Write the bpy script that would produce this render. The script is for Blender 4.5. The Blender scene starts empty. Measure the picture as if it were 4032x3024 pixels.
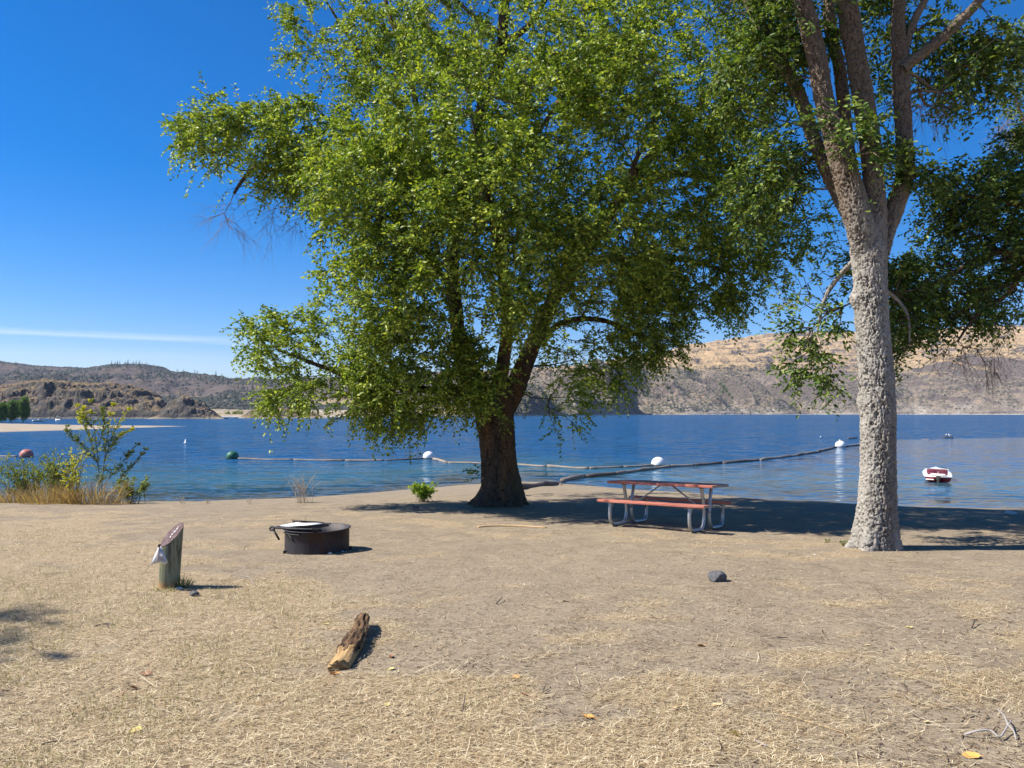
import bpy, bmesh, math, random
import numpy as np
from mathutils import Vector, Matrix
rng = np.random.default_rng(7); random.seed(7)
S = bpy.context.scene
col = S.collection
PI = math.pi
R = math.radians

# ------------------------------------------------------------------ camera geometry
F = 3029.0; K = 4032/2212.0
PITCH = math.atan((1624-1512)/F)
CAM = np.array([0, 0, 1.6])
WATER = -2.6
HAZE = .00005
def ray(px, py):                       # px,py measured on a 2212 px wide view
    x = (px*K-2016)/F; z = -(py*K-1512)/F
    c, s = math.cos(PITCH), math.sin(PITCH)
    return np.array([x, c - z*s, s + z*c])
def at(px, py, Y):
    d = ray(px, py); return CAM + d*(Y/d[1])
def onz(px, py, z):
    d = ray(px, py); return CAM + d*((z-CAM[2])/d[2])
def azx(px):                           # tan(azimuth) of a column
    return (px*K-2016)/F
def elev(srcy): return (1624-srcy)/F   # tan(elevation), near enough

# ------------------------------------------------------------------ noise
def _h(ix, iy, iz, s):
    n = (ix.astype(np.int64)*374761393 + iy.astype(np.int64)*668265263 + iz.astype(np.int64)*2147483647 + s*974711) & 0xffffffff
    n = ((n ^ (n >> 13))*1274126177) & 0xffffffff
    n = ((n ^ (n >> 15))*2246822519) & 0xffffffff
    return ((n ^ (n >> 16)) & 0xffffff)/float(0xffffff)
def vnoise(x, y, z=0.0, s=0):
    x, y, z = np.broadcast_arrays(np.asarray(x, float), np.asarray(y, float), np.asarray(z, float))
    ix, iy, iz = np.floor(x), np.floor(y), np.floor(z)
    fx, fy, fz = x-ix, y-iy, z-iz
    fx, fy, fz = [t*t*(3-2*t) for t in (fx, fy, fz)]
    r = 0
    for a in (0, 1):
        for b in (0, 1):
            for c in (0, 1):
                w = (fx if a else 1-fx)*(fy if b else 1-fy)*(fz if c else 1-fz)
                r = r + w*_h(ix+a, iy+b, iz+c, s)
    return r
def fbm(x, y, z=0.0, o=5, s=0, g=.5):
    a, t, r = 1., 0., 0.
    for i in range(o):
        r = r + a*vnoise(np.asarray(x)*2**i, np.asarray(y)*2**i, np.asarray(z)*2**i, s+i*17); t += a; a *= g
    return r/t
def ridged(x, y, o=5, s=0, g=.5):
    a, t, r = 1., 0., 0.
    for i in range(o):
        r = r + a*(1-np.abs(2*vnoise(np.asarray(x)*2**i, np.asarray(y)*2**i, 0, s+i*31)-1)); t += a; a *= g
    return r/t
def worley(u, v, per, s=0):            # F2-F1 on a lattice periodic in u
    iu, iv = np.floor(u), np.floor(v)
    f1 = np.full(u.shape, 9.); f2 = np.full(u.shape, 9.)
    for a in (-1, 0, 1):
        for b in (-1, 0, 1):
            cu, cv = iu+a, iv+b
            m = np.mod(cu, per)
            px = cu + .1+.8*_h(m, cv, m*0, s); py = cv + .1+.8*_h(m, cv, m*0+5, s)
            d = np.hypot(u-px, v-py)
            f2 = np.minimum(f2, np.maximum(f1, d)); f1 = np.minimum(f1, d)
    return f2-f1
def sstep(a, b, x):
    t = np.clip((x-a)/(b-a), 0, 1); return t*t*(3-2*t)

# ------------------------------------------------------------------ objects
def tag(o, label=None, cat=None, group=None, kind=None):
    if label: o['label'] = label
    if cat: o['category'] = cat
    if group: o['group'] = group
    if kind: o['kind'] = kind
    return o
def empty(name, loc=(0, 0, 0), rz=0):
    o = bpy.data.objects.new(name, None); col.objects.link(o)
    o.location = loc; o.rotation_euler = (0, 0, rz); o.empty_display_size = .1
    return o
def npmesh(name, V, Fq, mat=None, parent=None, smooth=False, attrs=None):
    """V (n,3), Fq (m,k) array or list of such arrays"""
    me = bpy.data.meshes.new(name)
    V = np.asarray(V, np.float32)
    Fl = Fq if isinstance(Fq, list) and isinstance(Fq[0], np.ndarray) else [np.array(Fq)]
    Fl = [np.asarray(f, np.int32) for f in Fl if len(f)]
    me.vertices.add(len(V)); me.vertices.foreach_set('co', V.ravel())
    idx = np.concatenate([f.ravel() for f in Fl]); cnt = np.concatenate([np.full(len(f), f.shape[1], np.int32) for f in Fl])
    me.loops.add(len(idx)); me.loops.foreach_set('vertex_index', idx)
    st = np.concatenate([[0], np.cumsum(cnt)[:-1]]).astype(np.int32)
    me.polygons.add(len(cnt)); me.polygons.foreach_set('loop_start', st)
    me.update(calc_edges=True)
    if smooth: me.polygons.foreach_set('use_smooth', np.ones(len(cnt), bool))
    if attrs:
        for k, a in attrs.items():
            at_ = me.attributes.new(k, 'FLOAT', 'POINT'); at_.data.foreach_set('value', np.asarray(a, np.float32).ravel())
    me.validate()
    o = bpy.data.objects.new(name, me); col.objects.link(o)
    if mat: me.materials.append(mat)
    if parent: o.parent = parent
    return o
def bobj(name, bm, mat, parent=None, smooth=False, bevel=0):
    if bevel:
        bmesh.ops.bevel(bm, geom=[e for e in bm.edges if e.calc_face_angle(0) > .6], offset=bevel, segments=2, affect='EDGES', profile=.7)
    bmesh.ops.recalc_face_normals(bm, faces=bm.faces)
    me = bpy.data.meshes.new(name); bm.to_mesh(me); bm.free()
    if smooth:
        for p in me.polygons: p.use_smooth = True
    me.materials.append(mat)
    o = bpy.data.objects.new(name, me); col.objects.link(o)
    if parent: o.parent = parent
    return o
def box(bm, c, s, M=None):
    r = bmesh.ops.create_cube(bm, size=1)
    T = Matrix.Translation(c) @ (M or Matrix()) @ Matrix.Diagonal((*s, 1))
    bmesh.ops.transform(bm, matrix=T, verts=r['verts']); return r['verts']
def smoothpath(P, n):
    P = np.asarray(P, float); m = len(P)
    seg = np.concatenate([[0], np.cumsum(np.linalg.norm(np.diff(P[:, :3], axis=0), axis=1))])
    t = np.linspace(0, seg[-1], n); k = np.clip(np.searchsorted(seg, t, 'right')-1, 0, m-2)
    f = ((t-seg[k])/(seg[k+1]-seg[k]))[:, None]
    p0, p1, p2, p3 = P[np.maximum(k-1, 0)], P[k], P[k+1], P[np.minimum(k+2, m-1)]
    return .5*((2*p1)+(-p0+p2)*f+(2*p0-5*p1+4*p2-p3)*f**2+(-p0+3*p1-3*p2+p3)*f**3)
def frames(P):
    T = np.gradient(P, axis=0); T /= np.linalg.norm(T, axis=1)[:, None]+1e-9
    a = np.array([1., 0, 0]) if abs(T[0, 0]) < .9 else np.array([0, 1., 0])
    U = np.zeros_like(P); u = a - T[0]*(a@T[0]); u /= np.linalg.norm(u)
    for i in range(len(P)):
        u = u - T[i]*(u@T[i]); u /= np.linalg.norm(u); U[i] = u
    return T, U, np.cross(T, U)
def tube_arr(P, r, n=8, cap=True):
    P = np.asarray(P, float); r = np.broadcast_to(np.asarray(r, float), (len(P),))
    T, U, W = frames(P); th = np.arange(n)*2*PI/n
    V = P[:, None]+r[:, None, None]*(np.cos(th)[None, :, None]*U[:, None]+np.sin(th)[None, :, None]*W[:, None])
    m = len(P); i = np.arange(m-1)[:, None]*n; j = np.arange(n)[None]; j2 = (j+1) % n
    Fq = np.stack([i+j, i+j2, i+n+j2, i+n+j], -1).reshape(-1, 4)
    V = V.reshape(-1, 3)
    tr = np.zeros((0, 3), int)
    if cap:
        V = np.concatenate([V, P[:1], P[-1:]]); a = m*n
        jj = np.arange(n); tr = np.concatenate([np.stack([np.full(n, a), (jj+1) % n, jj], -1), np.stack([np.full(n, a+1), (m-1)*n+jj, (m-1)*n+(jj+1) % n], -1)])
    return V, Fq, tr
class MB:                              # collects arrays, links ONE mesh
    def __init__(s): s.V = []; s.Q = []; s.T = []; s.n = 0
    def add(s, V, Q=None, T=None):
        V = np.asarray(V, float); s.V.append(V)
        if Q is not None and len(Q): s.Q.append(np.asarray(Q)+s.n)
        if T is not None and len(T): s.T.append(np.asarray(T)+s.n)
        s.n += len(V); return s
    def tube(s, P, r, n=8, k=None):
        P = np.asarray(P, float)
        if k: P = smoothpath(P, k)
        if np.ndim(r) and len(r) != len(P): r = np.interp(np.linspace(0, 1, len(P)), np.linspace(0, 1, len(r)), r)
        V, Q, T = tube_arr(P, r, n); return s.add(V, Q, T)
    def box(s, c, d, M=None):
        V = np.array([(x, y, z) for x in (-.5, .5) for y in (-.5, .5) for z in (-.5, .5)])*np.array(d)
        if M is not None: V = V@np.asarray(M).T
        return s.add(V+np.array(c), [(0, 1, 3, 2), (4, 6, 7, 5), (0, 4, 5, 1), (2, 3, 7, 6), (0, 2, 6, 4), (1, 5, 7, 3)])
    def build(s, name, mat, parent=None, smooth=False, bevel=0):
        Fl = ([np.concatenate(s.Q)] if s.Q else [])+([np.concatenate(s.T)] if s.T else [])
        o = npmesh(name, np.concatenate(s.V), Fl, mat, parent, smooth)
        if bevel:
            m = o.modifiers.new('b', 'BEVEL'); m.width = bevel; m.segments = 2; m.limit_method = 'ANGLE'
        return o
def rotz(a):
    c, s = math.cos(a), math.sin(a); return np.array([[c, -s, 0], [s, c, 0], [0, 0, 1]])
def ico(sub=2):
    bm = bmesh.new(); bmesh.ops.create_icosphere(bm, subdivisions=sub, radius=1)
    V = np.array([v.co[:] for v in bm.verts]); T = np.array([[v.index for v in f.verts] for f in bm.faces]); bm.free(); return V, T

# ------------------------------------------------------------------ materials
class N:
    def __init__(s, name):
        s.m = bpy.data.materials.new(name); s.m.use_nodes = True; s.t = s.m.node_tree; s.t.nodes.clear()
        s.out = s.t.nodes.new('ShaderNodeOutputMaterial')
    def n(s, t, **k):
        o = s.t.nodes.new('ShaderNode'+t)
        for a, b in k.items():
            if a.startswith('i_'):
                o.inputs[a[2:].replace('_', ' ')].default_value = b
            else: setattr(o, a, b)
        return o
    def l(s, a, b): s.t.links.new(a, b)
    def pos(s, scale=(1, 1, 1), obj=False):
        if obj: g = s.n('TexCoord').outputs['Object']
        else: g = s.n('NewGeometry').outputs['Position']
        mp = s.n('Mapping'); mp.inputs['Scale'].default_value = scale; s.l(g, mp.inputs[0]); return mp.outputs[0]
    def noise(s, v, scale, detail=4, rough=.55, dist=0):
        o = s.n('TexNoise'); o.inputs['Scale'].default_value = scale; o.inputs['Detail'].default_value = detail
        o.inputs['Roughness'].default_value = rough; o.inputs['Distortion'].default_value = dist; s.l(v, o.inputs['Vector']); return o.outputs['Fac']
    def ramp(s, f, stops):
        o = s.n('ValToRGB'); e = o.color_ramp.elements
        while len(e) < len(stops): e.new(.5)
        for x, (p, c) in zip(e, stops): x.position = p; x.color = (*c, 1) if len(c) == 3 else c
        s.l(f, o.inputs[0]); return o.outputs[0]
    def mapr(s, f, a, b, c=0, d=1):
        o = s.n('MapRange'); s.l(f, o.inputs[0])
        for i, v in enumerate((a, b, c, d)): o.inputs[i+1].default_value = v
        return o.outputs[0]
    def mix(s, f, a, b, mode='MIX'):
        o = s.n('Mix', data_type='RGBA', blend_type=mode)
        for inp, v in ((o.inputs[0], f), (o.inputs[6], a), (o.inputs[7], b)):
            if isinstance(v, (int, float)): inp.default_value = v
            elif isinstance(v, tuple): inp.default_value = (*v, 1)
            else: s.l(v, inp)
        return o.outputs[2]
    def math(s, op, a, b=0.0):
        o = s.n('Math', operation=op)
        for i, v in enumerate((a, b)):
            if isinstance(v, (int, float)): o.inputs[i].default_value = v
            else: s.l(v, o.inputs[i])
        return o.outputs[0]
    def bump(s, h, strength=.5, dist=.02, prev=None):
        o = s.n('Bump'); o.inputs['Strength'].default_value = strength; o.inputs['Distance'].default_value = dist
        s.l(h, o.inputs['Height'])
        if prev: s.l(prev, o.inputs['Normal'])
        return o.outputs[0]
    def bsdf(s, colr, rough=.8, nrm=None, metal=0, spec=.3, **k):
        o = s.n('BsdfPrincipled')
        if isinstance(colr, tuple): o.inputs['Base Color'].default_value = (*colr, 1)
        else: s.l(colr, o.inputs['Base Color'])
        if isinstance(rough, (int, float)): o.inputs['Roughness'].default_value = rough
        else: s.l(rough, o.inputs['Roughness'])
        if isinstance(metal, (int, float)): o.inputs['Metallic'].default_value = metal
        else: s.l(metal, o.inputs['Metallic'])
        o.inputs['Specular IOR Level'].default_value = spec
        if nrm: s.l(nrm, o.inputs['Normal'])
        return o.outputs[0]
    def done(s, sh): s.l(sh, s.out.inputs[0]); return s.m
def simple(name, c1, c2, scale=8, rough=.7, bump=.2, bd=.01, metal=0, spec=.3, stretch=(1, 1, 1), obj=True):
    m = N(name); p = m.pos(stretch, obj); n = m.noise(p, scale, 5, .6)
    n2 = m.noise(p, scale*5, 4, .6)
    c = m.mix(m.mapr(n, .35, .65), c1, c2)
    return m.done(m.bsdf(c, rough, m.bump(n2, bump, bd), metal, spec))
def leafmat(name, a, b, c, trans=.45, gloss=.35):
    m = N(name); r = m.n('NewGeometry').outputs['Random Per Island']
    colr = m.ramp(r, [(0, a), (.55, b), (1, c)])
    d = m.bsdf(colr, gloss, None, 0, .28)
    t = m.n('BsdfTranslucent'); m.l(m.mix(1.0, colr, (1.25, 1.25, .55), 'MULTIPLY'), t.inputs[0])
    x = m.n('MixShader'); x.inputs[0].default_value = trans; m.l(d, x.inputs[1]); m.l(t.outputs[0], x.inputs[2])
    return m.done(x.outputs[0])

M = {}
M['leaf'] = leafmat('elm_leaf', (.06, .11, .018), (.2, .29, .034), (.48, .52, .085), .36, .45)
M['leaf_r'] = leafmat('elm_leaf_dark', (.035, .075, .015), (.09, .155, .022), (.27, .34, .06), .3, .45)
M['leaf_pale'] = leafmat('pale_leaf', (.12, .17, .04), (.2, .25, .06), (.3, .34, .1), .4, .45)
M['leaf_spit'] = leafmat('bright_leaf', (.07, .14, .02), (.1, .19, .025), (.14, .22, .03), .3, .6)
M['leaf_shrub'] = leafmat('shrub_leaf', (.075, .12, .03), (.17, .23, .05), (.38, .38, .09), .42, .5)
M['leaf_yel'] = leafmat('yellow_leaf', (.3, .36, .04), (.52, .5, .06), (.66, .6, .09), .45, .5)
M['leaf_bush'] = leafmat('bush_leaf', (.18, .3, .03), (.34, .46, .045), (.5, .58, .08), .4, .5)
M['drygrass'] = leafmat('dry_grass', (.22, .12, .045), (.4, .27, .12), (.56, .44, .25), .3, .7)
M['straw'] = leafmat('straw', (.2, .13, .065), (.5, .375, .215), (.86, .75, .52), .15, .6)
M['greengrass'] = leafmat('green_grass', (.16, .18, .06), (.25, .25, .09), (.4, .34, .14), .3, .6)
M['litter'] = leafmat('brown_litter', (.035, .022, .014), (.1, .06, .035), (.22, .14, .08), .1, .7)

def bark(name, a, b, c, scale=1., hi=None):
    m = N(name); p = m.pos((1, 1, .35), True)
    n = m.noise(p, 5*scale, 6, .6); n2 = m.noise(p, 40*scale, 5, .65); n3 = m.noise(m.pos((1, 1, .12), True), 2.2*scale, 3)
    base = m.mix(m.mapr(n, .35, .65), a, b); base = m.mix(m.mapr(n3, .5, .7), base, c)
    base = m.mix(m.mapr(n2, .3, .5, .45, 0), base, (a[0]*.5, a[1]*.47, a[2]*.45))
    if hi:                             # browner, darker upper limbs: shade of the foliage put into the bark colour
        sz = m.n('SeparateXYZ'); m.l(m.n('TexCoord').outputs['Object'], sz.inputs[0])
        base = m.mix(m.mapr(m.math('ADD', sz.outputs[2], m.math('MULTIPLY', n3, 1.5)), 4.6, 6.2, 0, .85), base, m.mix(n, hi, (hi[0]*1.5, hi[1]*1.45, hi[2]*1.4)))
    fi = m.n('Attribute'); fi.attribute_name = 'fissure'; base = m.mix(m.mapr(fi.outputs['Fac'], .2, .7, 0, .9), base, (a[0]*.3, a[1]*.27, a[2]*.25))
    return m.done(m.bsdf(base, .9, m.bump(n2, .7, .012), 0, .15))
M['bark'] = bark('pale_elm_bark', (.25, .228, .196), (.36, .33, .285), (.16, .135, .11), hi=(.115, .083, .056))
M['bark_dark'] = bark('brown_elm_bark', (.07, .05, .034), (.115, .083, .057), (.2, .105, .04))
M['branch'] = simple('branch_bark', (.055, .04, .028), (.11, .08, .055), 6, .9, .3)
M['twig'] = simple('dry_twig', (.16, .11, .07), (.27, .2, .14), 6, .9, .2)

def ground_mat():
    m = N('sandy_ground'); p = m.pos()
    big = m.noise(p, .35, 4, .6, .6); mid = m.noise(p, 2.2, 5, .65); fine = m.noise(p, 26, 5, .7); grit = m.noise(p, 140, 3, .7)
    st = m.noise(m.pos((1, 2.2, 1)), 60, 4, .75, 1.5)
    bare = m.mix(m.mapr(mid, .3, .7), (.235, .188, .13), (.335, .272, .19))
    bare = m.mix(m.mapr(fine, .35, .65, 0, .7), bare, (.19, .145, .098))
    gcol = m.mix(m.mapr(st, .42, .6), (.225, .165, .105), (.43, .335, .215))
    a = m.n('Attribute'); a.attribute_name = 'grass'
    f = m.math('ADD', a.outputs['Fac'], m.math('MULTIPLY', m.math('SUBTRACT', mid, .5), .9))
    c = m.mix(m.mapr(f, .3, .75), bare, gcol)
    c = m.mix(m.mapr(m.noise(m.pos((1, 1.3, 1)), 3.4, 5, .7), .54, .68, 0, .7), c, (.165, .125, .085))
    w = m.n('Attribute'); w.attribute_name = 'wet'
    c = m.mix(m.math('MULTIPLY', w.outputs['Fac'], .55), c, (.17, .135, .09))
    c = m.mix(m.mapr(grit, .62, .72, 0, .45), c, (.12, .09, .06))
    c = m.mix(m.mapr(grit, .36, .28, 0, .35), c, (.55, .48, .38))
    b = m.bump(fine, .5, .03); b = m.bump(grit, .5, .008, b); b = m.bump(mid, .35, .08, b)
    return m.done(m.bsdf(c, .95, b, 0, .1))
M['ground'] = ground_mat()

# ------------------------------------------------------------------ near ground
YC = (np.array([-40, -12, -6, -3.5, -1, 1, 3, 5, 7, 9, 12, 20, 60.]), np.array([17, 17.6, 17.9, 19, 21.5, 22.5, 22.5, 21, 18.2, 16.6, 15.6, 14.5, 14.]))
YS = (np.array([-60, -16, -9.2, -4.3, -1, 1.8, 4.5, 7, 11, 14, 21, 60.]), np.array([30, 34, 37.2, 43.6, 46.5, 46.8, 43, 38.8, 36.2, 35.2, 31.6, 27.]))
def gz(x, y, detail=True):
    x = np.asarray(x, float); y = np.asarray(y, float)
    w = .35*np.sin(x*.9)+.25*np.sin(x*2.3+1)
    yc = np.interp(x, *YC)+w*.5; ys = np.interp(x, *YS)+w*.4
    pl = -.0265*y
    zc = -.0265*yc
    t = (y-yc)/(ys-yc)
    sl = zc + (WATER-zc)*t
    sl = np.where(t > 1, WATER-.06*(y-ys), sl)
    k = .12
    z = -k*np.logaddexp(-pl/k, -sl/k) + k*math.log(2)*np.exp(-((y-yc)/4)**2)*.3
    z = np.maximum(z, WATER-3)
    if detail:
        z = z + .05*(fbm(x*.5, y*.5, 0, 3, 3)-.5)*sstep(0, 5, y+3) + .022*(fbm(x*2.5, y*2.5, 0, 3, 5)-.5)
    return z
def gp(px, py, dz=0.):                 # point of the photograph on the ground
    d = ray(px, py); t = np.linspace(2, 60, 5800)
    P = CAM+d*t[:, None]; g = gz(P[:, 0], P[:, 1]); hit = (P[:, 2] < g) & (g > WATER-.3)
    i = int(np.argmax(hit)) if hit.any() else int(np.argmin((P[:, 2]-g)/t+(t > 30)*9))
    p = P[i].copy(); p[2] = g[i]+dz; return p
def grassmask(x, y):
    n = fbm(x*.9, y*1.1, 0, 4, 11)
    n2 = fbm(x*3., y*3.6, 0, 3, 21)
    u = x/np.maximum(y, 1)             # where the photograph shows straw: near left, low edge, far right
    b = .55*sstep(9, 3.2, y+1.2*x) + .45*sstep(-.5, -4., x)*sstep(15, 9, y) + .34*sstep(6.2, 3.0, y)*sstep(3.5, -1.5, x) + .25*sstep(2.6, 4.5, x)*sstep(11, 6, y)
    b = b + .32*np.exp(-((y-15.2)/1.5)**2)*sstep(1, -2, x) - .35*np.exp(-((x+2.6)/1.1)**2-((y-10.2)/1.3)**2)
    return np.clip(b + (n-.5)*2.6+(n2-.5)*2.0 + .0, 0, 1)
xs = np.concatenate([np.linspace(-90, -14, 30)[:-1], np.linspace(-14, 14, 330), np.linspace(14, 90, 30)[1:]])
ys = np.concatenate([np.linspace(-60, 1, 20)[:-1], np.linspace(1, 24, 330), np.linspace(24, 60, 120)[1:], np.linspace(60, 110, 10)[1:]])
X, Y = np.meshgrid(xs, ys); Z = gz(X, Y)
nx, ny = len(xs), len(ys)
ii = (np.arange(ny-1)[:, None]*nx+np.arange(nx-1)[None]).ravel()
wet = np.exp(-np.clip(Z-WATER, 0, 9)/.18)
g = npmesh('ground', np.stack([X, Y, Z], -1).reshape(-1, 3), np.stack([ii, ii+1, ii+nx+1, ii+nx], -1), M['ground'], None, True, {'grass': grassmask(X, Y)*sstep(19, 16.5, Y), 'wet': wet})
tag(g, kind='structure')

# ------------------------------------------------------------------ ground litter (uncountable)
def strips(name, n, yr, L, W, mat, lift, flat, dens, curve=.3, seed=1, xl=None, tall=False):
    r = np.random.default_rng(seed)
    y0, y1 = yr
    y = np.exp(r.uniform(math.log(y0), math.log(y1), n*3)) if xl is None else r.uniform(y0, y1, n*3)
    x = r.uniform(-1, 1, n*3)*(.72*y+.5)
    keep = r.random(n*3) < dens(x, y); x, y = x[keep][:n], y[keep][:n]; n = len(x)
    z = gz(x, y); a = r.normal(0, .9, n)+r.choice([0, PI], n); l = r.uniform(*L, n); w = r.uniform(*W, n)
    tilt = r.normal(0, flat, n) if not tall else r.uniform(.7, 1.5, n)
    d = np.stack([np.cos(a)*np.cos(tilt), np.sin(a)*np.cos(tilt), np.abs(np.sin(tilt))], -1)
    side = np.stack([-np.sin(a), np.cos(a), np.zeros(n)], -1)*w[:, None]/2
    if tall:
        b = r.uniform(0, 2*PI, n); side = np.stack([np.cos(b), np.sin(b), 0*b], -1)*w[:, None]/2
    base = np.stack([x, y, z+(0 if tall else 1)*r.uniform(.001, lift, n)], -1)
    bend = np.stack([-np.sin(a), np.cos(a), 0*a], -1)*(r.normal(0, curve, n)*l)[:, None]
    if tall: bend = np.stack([np.cos(a), np.sin(a), -.4+0*a], -1)*(np.abs(r.normal(0, curve, n))*l)[:, None]
    p0 = base; p1 = base+d*l[:, None]*.5; p2 = base+d*l[:, None]+bend
    k = .25 if tall else .7
    V = np.stack([p0-side, p0+side, p1+side, p1-side, p2+side*k, p2-side*k], 1).reshape(-1, 3)
    o = np.arange(n)[:, None]*6
    Q = np.concatenate([o+np.array([[0, 1, 2, 3]]), o+np.array([[3, 2, 4, 5]])])
    return npmesh(name, V, Q, mat)
gd = lambda x, y: .14+.86*sstep(.25, .75, grassmask(x, y))*sstep(18.5, 16, y)
tag(strips('straw_litter', 190000, (2.9, 17.5), (.015, .075), (.0013, .0034), M['straw'], .02, .16, gd, .4, seed=2), 'flattened dry straw scattered over the sandy ground', 'straw', kind='stuff')
tag(strips('brown_litter', 26000, (2.9, 18), (.01, .05), (.0025, .007), M['litter'], .004, .08, lambda x, y: .35+0*x, seed=3), 'bits of brown bark and dead leaf on the ground', 'litter', kind='stuff')
tag(strips('twig_litter', 700, (2.9, 17), (.05, .16), (.004, .009), M['litter'], .01, .1, lambda x, y: .5+0*x, .25, 31), 'short dark twigs strewn over the ground', 'twigs', kind='stuff')
tag(strips('straw_stalks', 1500, (2.9, 16), (.1, .32), (.002, .004), M['straw'], .02, .05, lambda x, y: .25+.6*sstep(0, 3, x), .12, 33), 'long pale grass stalks lying loose on the ground', 'stalks', kind='stuff')
def ggd(x, y): return sstep(.5, .95, grassmask(x, y))*(.25+.75*sstep(-.5, -3, x))*sstep(.4, .6, fbm(x*1.1, y*1.1, 0, 3, 77))
tag(strips('grass_tufts', 22000, (2.9, 13), (.02, .075), (.0018, .0035), M['greengrass'], .002, 0, ggd, .4, 5, None, True), 'thin olive grass blades standing in the straw', 'grass', kind='stuff')

# ------------------------------------------------------------------ trees
def bark_tube(mb, pts, px_r=None, res=.012, depth=.022, cell=(.06, .1), flare=0, seed=0, nmax=170, step=None, bumps=()):
    """pts: (x,y,z,r) control points; bark plates are displaced in the mesh"""
    pts = np.asarray(pts, float)
    Lt = np.sum(np.linalg.norm(np.diff(pts[:, :3], axis=0), axis=1))
    m = int(max(8, Lt/(step or res*1.1))); C = smoothpath(pts, m); P, r = C[:, :3], C[:, 3]
    n = int(min(nmax, max(10, 2*PI*r.max()/res)))
    T, U, W = frames(P)
    th = np.arange(n)*2*PI/n; s = np.concatenate([[0], np.cumsum(np.linalg.norm(np.diff(P, axis=0), axis=1))])
    TH, SS = np.meshgrid(th, s)
    per = max(5, int(round(2*PI*np.median(r)/cell[0])))
    wx = 1.5*(fbm(np.cos(TH)*3.2, np.sin(TH)*3.2, SS*7, 4, seed, .65)-.5)*2; wy = 3.*(fbm(np.cos(TH)*3.5+9, np.sin(TH)*3.5, SS*6, 4, seed+3, .65)-.5)
    w1 = worley(TH/(2*PI)*per+wx, SS/cell[1]+wy+.0*TH, per, seed)
    per2 = per*2
    w2 = worley(TH/(2*PI)*per2+wx*2, SS/cell[1]*1.6+wy*1.6, per2, seed+9)
    rg_ = ridged(TH/(2*PI)*per*.9+wx, SS/cell[1]*.45+wy, 3, seed+12)
    plates = sstep(0.0, .17, w1)*.6+sstep(.0, .18, w2)*.25+.15*(1-sstep(.78, .95, rg_))
    lump = fbm(np.cos(TH)*1.5, np.sin(TH)*1.5, SS*1.3, 4, seed+5)-.5
    fine = fbm(np.cos(TH)*12, np.sin(TH)*12, SS*14, 3, seed+6)-.5
    dd = depth*np.minimum(1, r/.1)[:, None]
    mb.fis = getattr(mb, 'fis', []) + [1-plates.ravel()]
    rad = r[:, None]*(1+.16*lump)+dd*(plates-.7)+dd*.6*fine
    for bs, bt, bh, bw_ in bumps:
        dth = (TH-bt+PI) % (2*PI)-PI; rad = rad+bh*np.exp(-((SS-bs)/bw_)**2-(dth*r[:, None]/bw_)**2)
    if flare:
        fl = np.exp(-s/.28)[:, None]
        roots = (.5+.5*np.cos(TH*5+seed+1.2*np.sin(TH*2)))**2
        rad = rad + r[0]*flare*fl*(.25+roots)
    V = (P[:, None]+rad[..., None]*(np.cos(th)[None, :, None]*U[:, None]+np.sin(th)[None, :, None]*W[:, None])).reshape(-1, 3)
    i = np.arange(m-1)[:, None]*n; j = np.arange(n)[None]; j2 = (j+1) % n
    mb.add(V, np.stack([i+j, i+j2, i+n+j2, i+n+j], -1).reshape(-1, 4))
def segs(mb, A, B, ra, rb, n=5):
    A, B = np.asarray(A), np.asarray(B); D = B-A; L = np.linalg.norm(D, axis=1)[:, None]+1e-9; D = D/L
    h = np.where(np.abs(D[:, 2:3]) > .9, np.array([[1., 0, 0]]), np.array([[0, 0, 1.]]))
    U = np.cross(D, h); U /= np.linalg.norm(U, axis=1)[:, None]+1e-9; W = np.cross(D, U)
    th = np.arange(n)*2*PI/n; c = np.cos(th)[None, :, None]; s_ = np.sin(th)[None, :, None]
    ring = c*U[:, None]+s_*W[:, None]
    V = np.concatenate([A[:, None]+ring*np.asarray(ra)[:, None, None], B[:, None]+ring*np.asarray(rb)[:, None, None]], 1)
    k = len(A); o = np.arange(k)[:, None]*(2*n)
    Q = np.concatenate([o+np.array([[j, (j+1) % n, n+(j+1) % n, n+j]]) for j in range(n)])
    mb.add(V.reshape(-1, 3), Q)
def leaves(pos, dirn, size, asp, r, hexa=False, upb=.38, fold=.25):
    n = len(pos)
    nn = r.normal(0, 1, (n, 3)); nn /= np.linalg.norm(nn, axis=1)[:, None]
    nn = nn*(1-upb) + np.array([-.25, -.25, .9])*upb
    d = dirn/np.linalg.norm(dirn, axis=1)[:, None]
    nn -= d*np.sum(nn*d, 1)[:, None]; nn /= np.linalg.norm(nn, axis=1)[:, None]+1e-9
    sd = np.cross(nn, d); L = size[:, None]; Wd = L*asp
    if not hexa:
        a = pos; b = pos+d*L*.45+sd*Wd*.5+nn*Wd*fold; c = pos+d*L; e = pos+d*L*.45-sd*Wd*.5+nn*Wd*fold
        V = np.stack([a, b, c, e], 1).reshape(-1, 3); o = np.arange(n)[:, None]*4
        return V, None, np.concatenate([o+np.array([[0, 1, 2]]), o+np.array([[0, 2, 3]])])
    a = pos; t = pos+d*L-nn*L*.08
    b = pos+d*L*.28+sd*Wd*.44+nn*Wd*fold; c = pos+d*L*.66+sd*Wd*.38+nn*Wd*fold*.8
    e = pos+d*L*.28-sd*Wd*.44+nn*Wd*fold; f = pos+d*L*.66-sd*Wd*.38+nn*Wd*fold*.8
    V = np.stack([a, b, c, t, f, e], 1).reshape(-1, 3); o = np.arange(n)[:, None]*6
    return V, np.concatenate([o+np.array([[0, 1, 2, 3]]), o+np.array([[0, 3, 4, 5]])]), None

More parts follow.
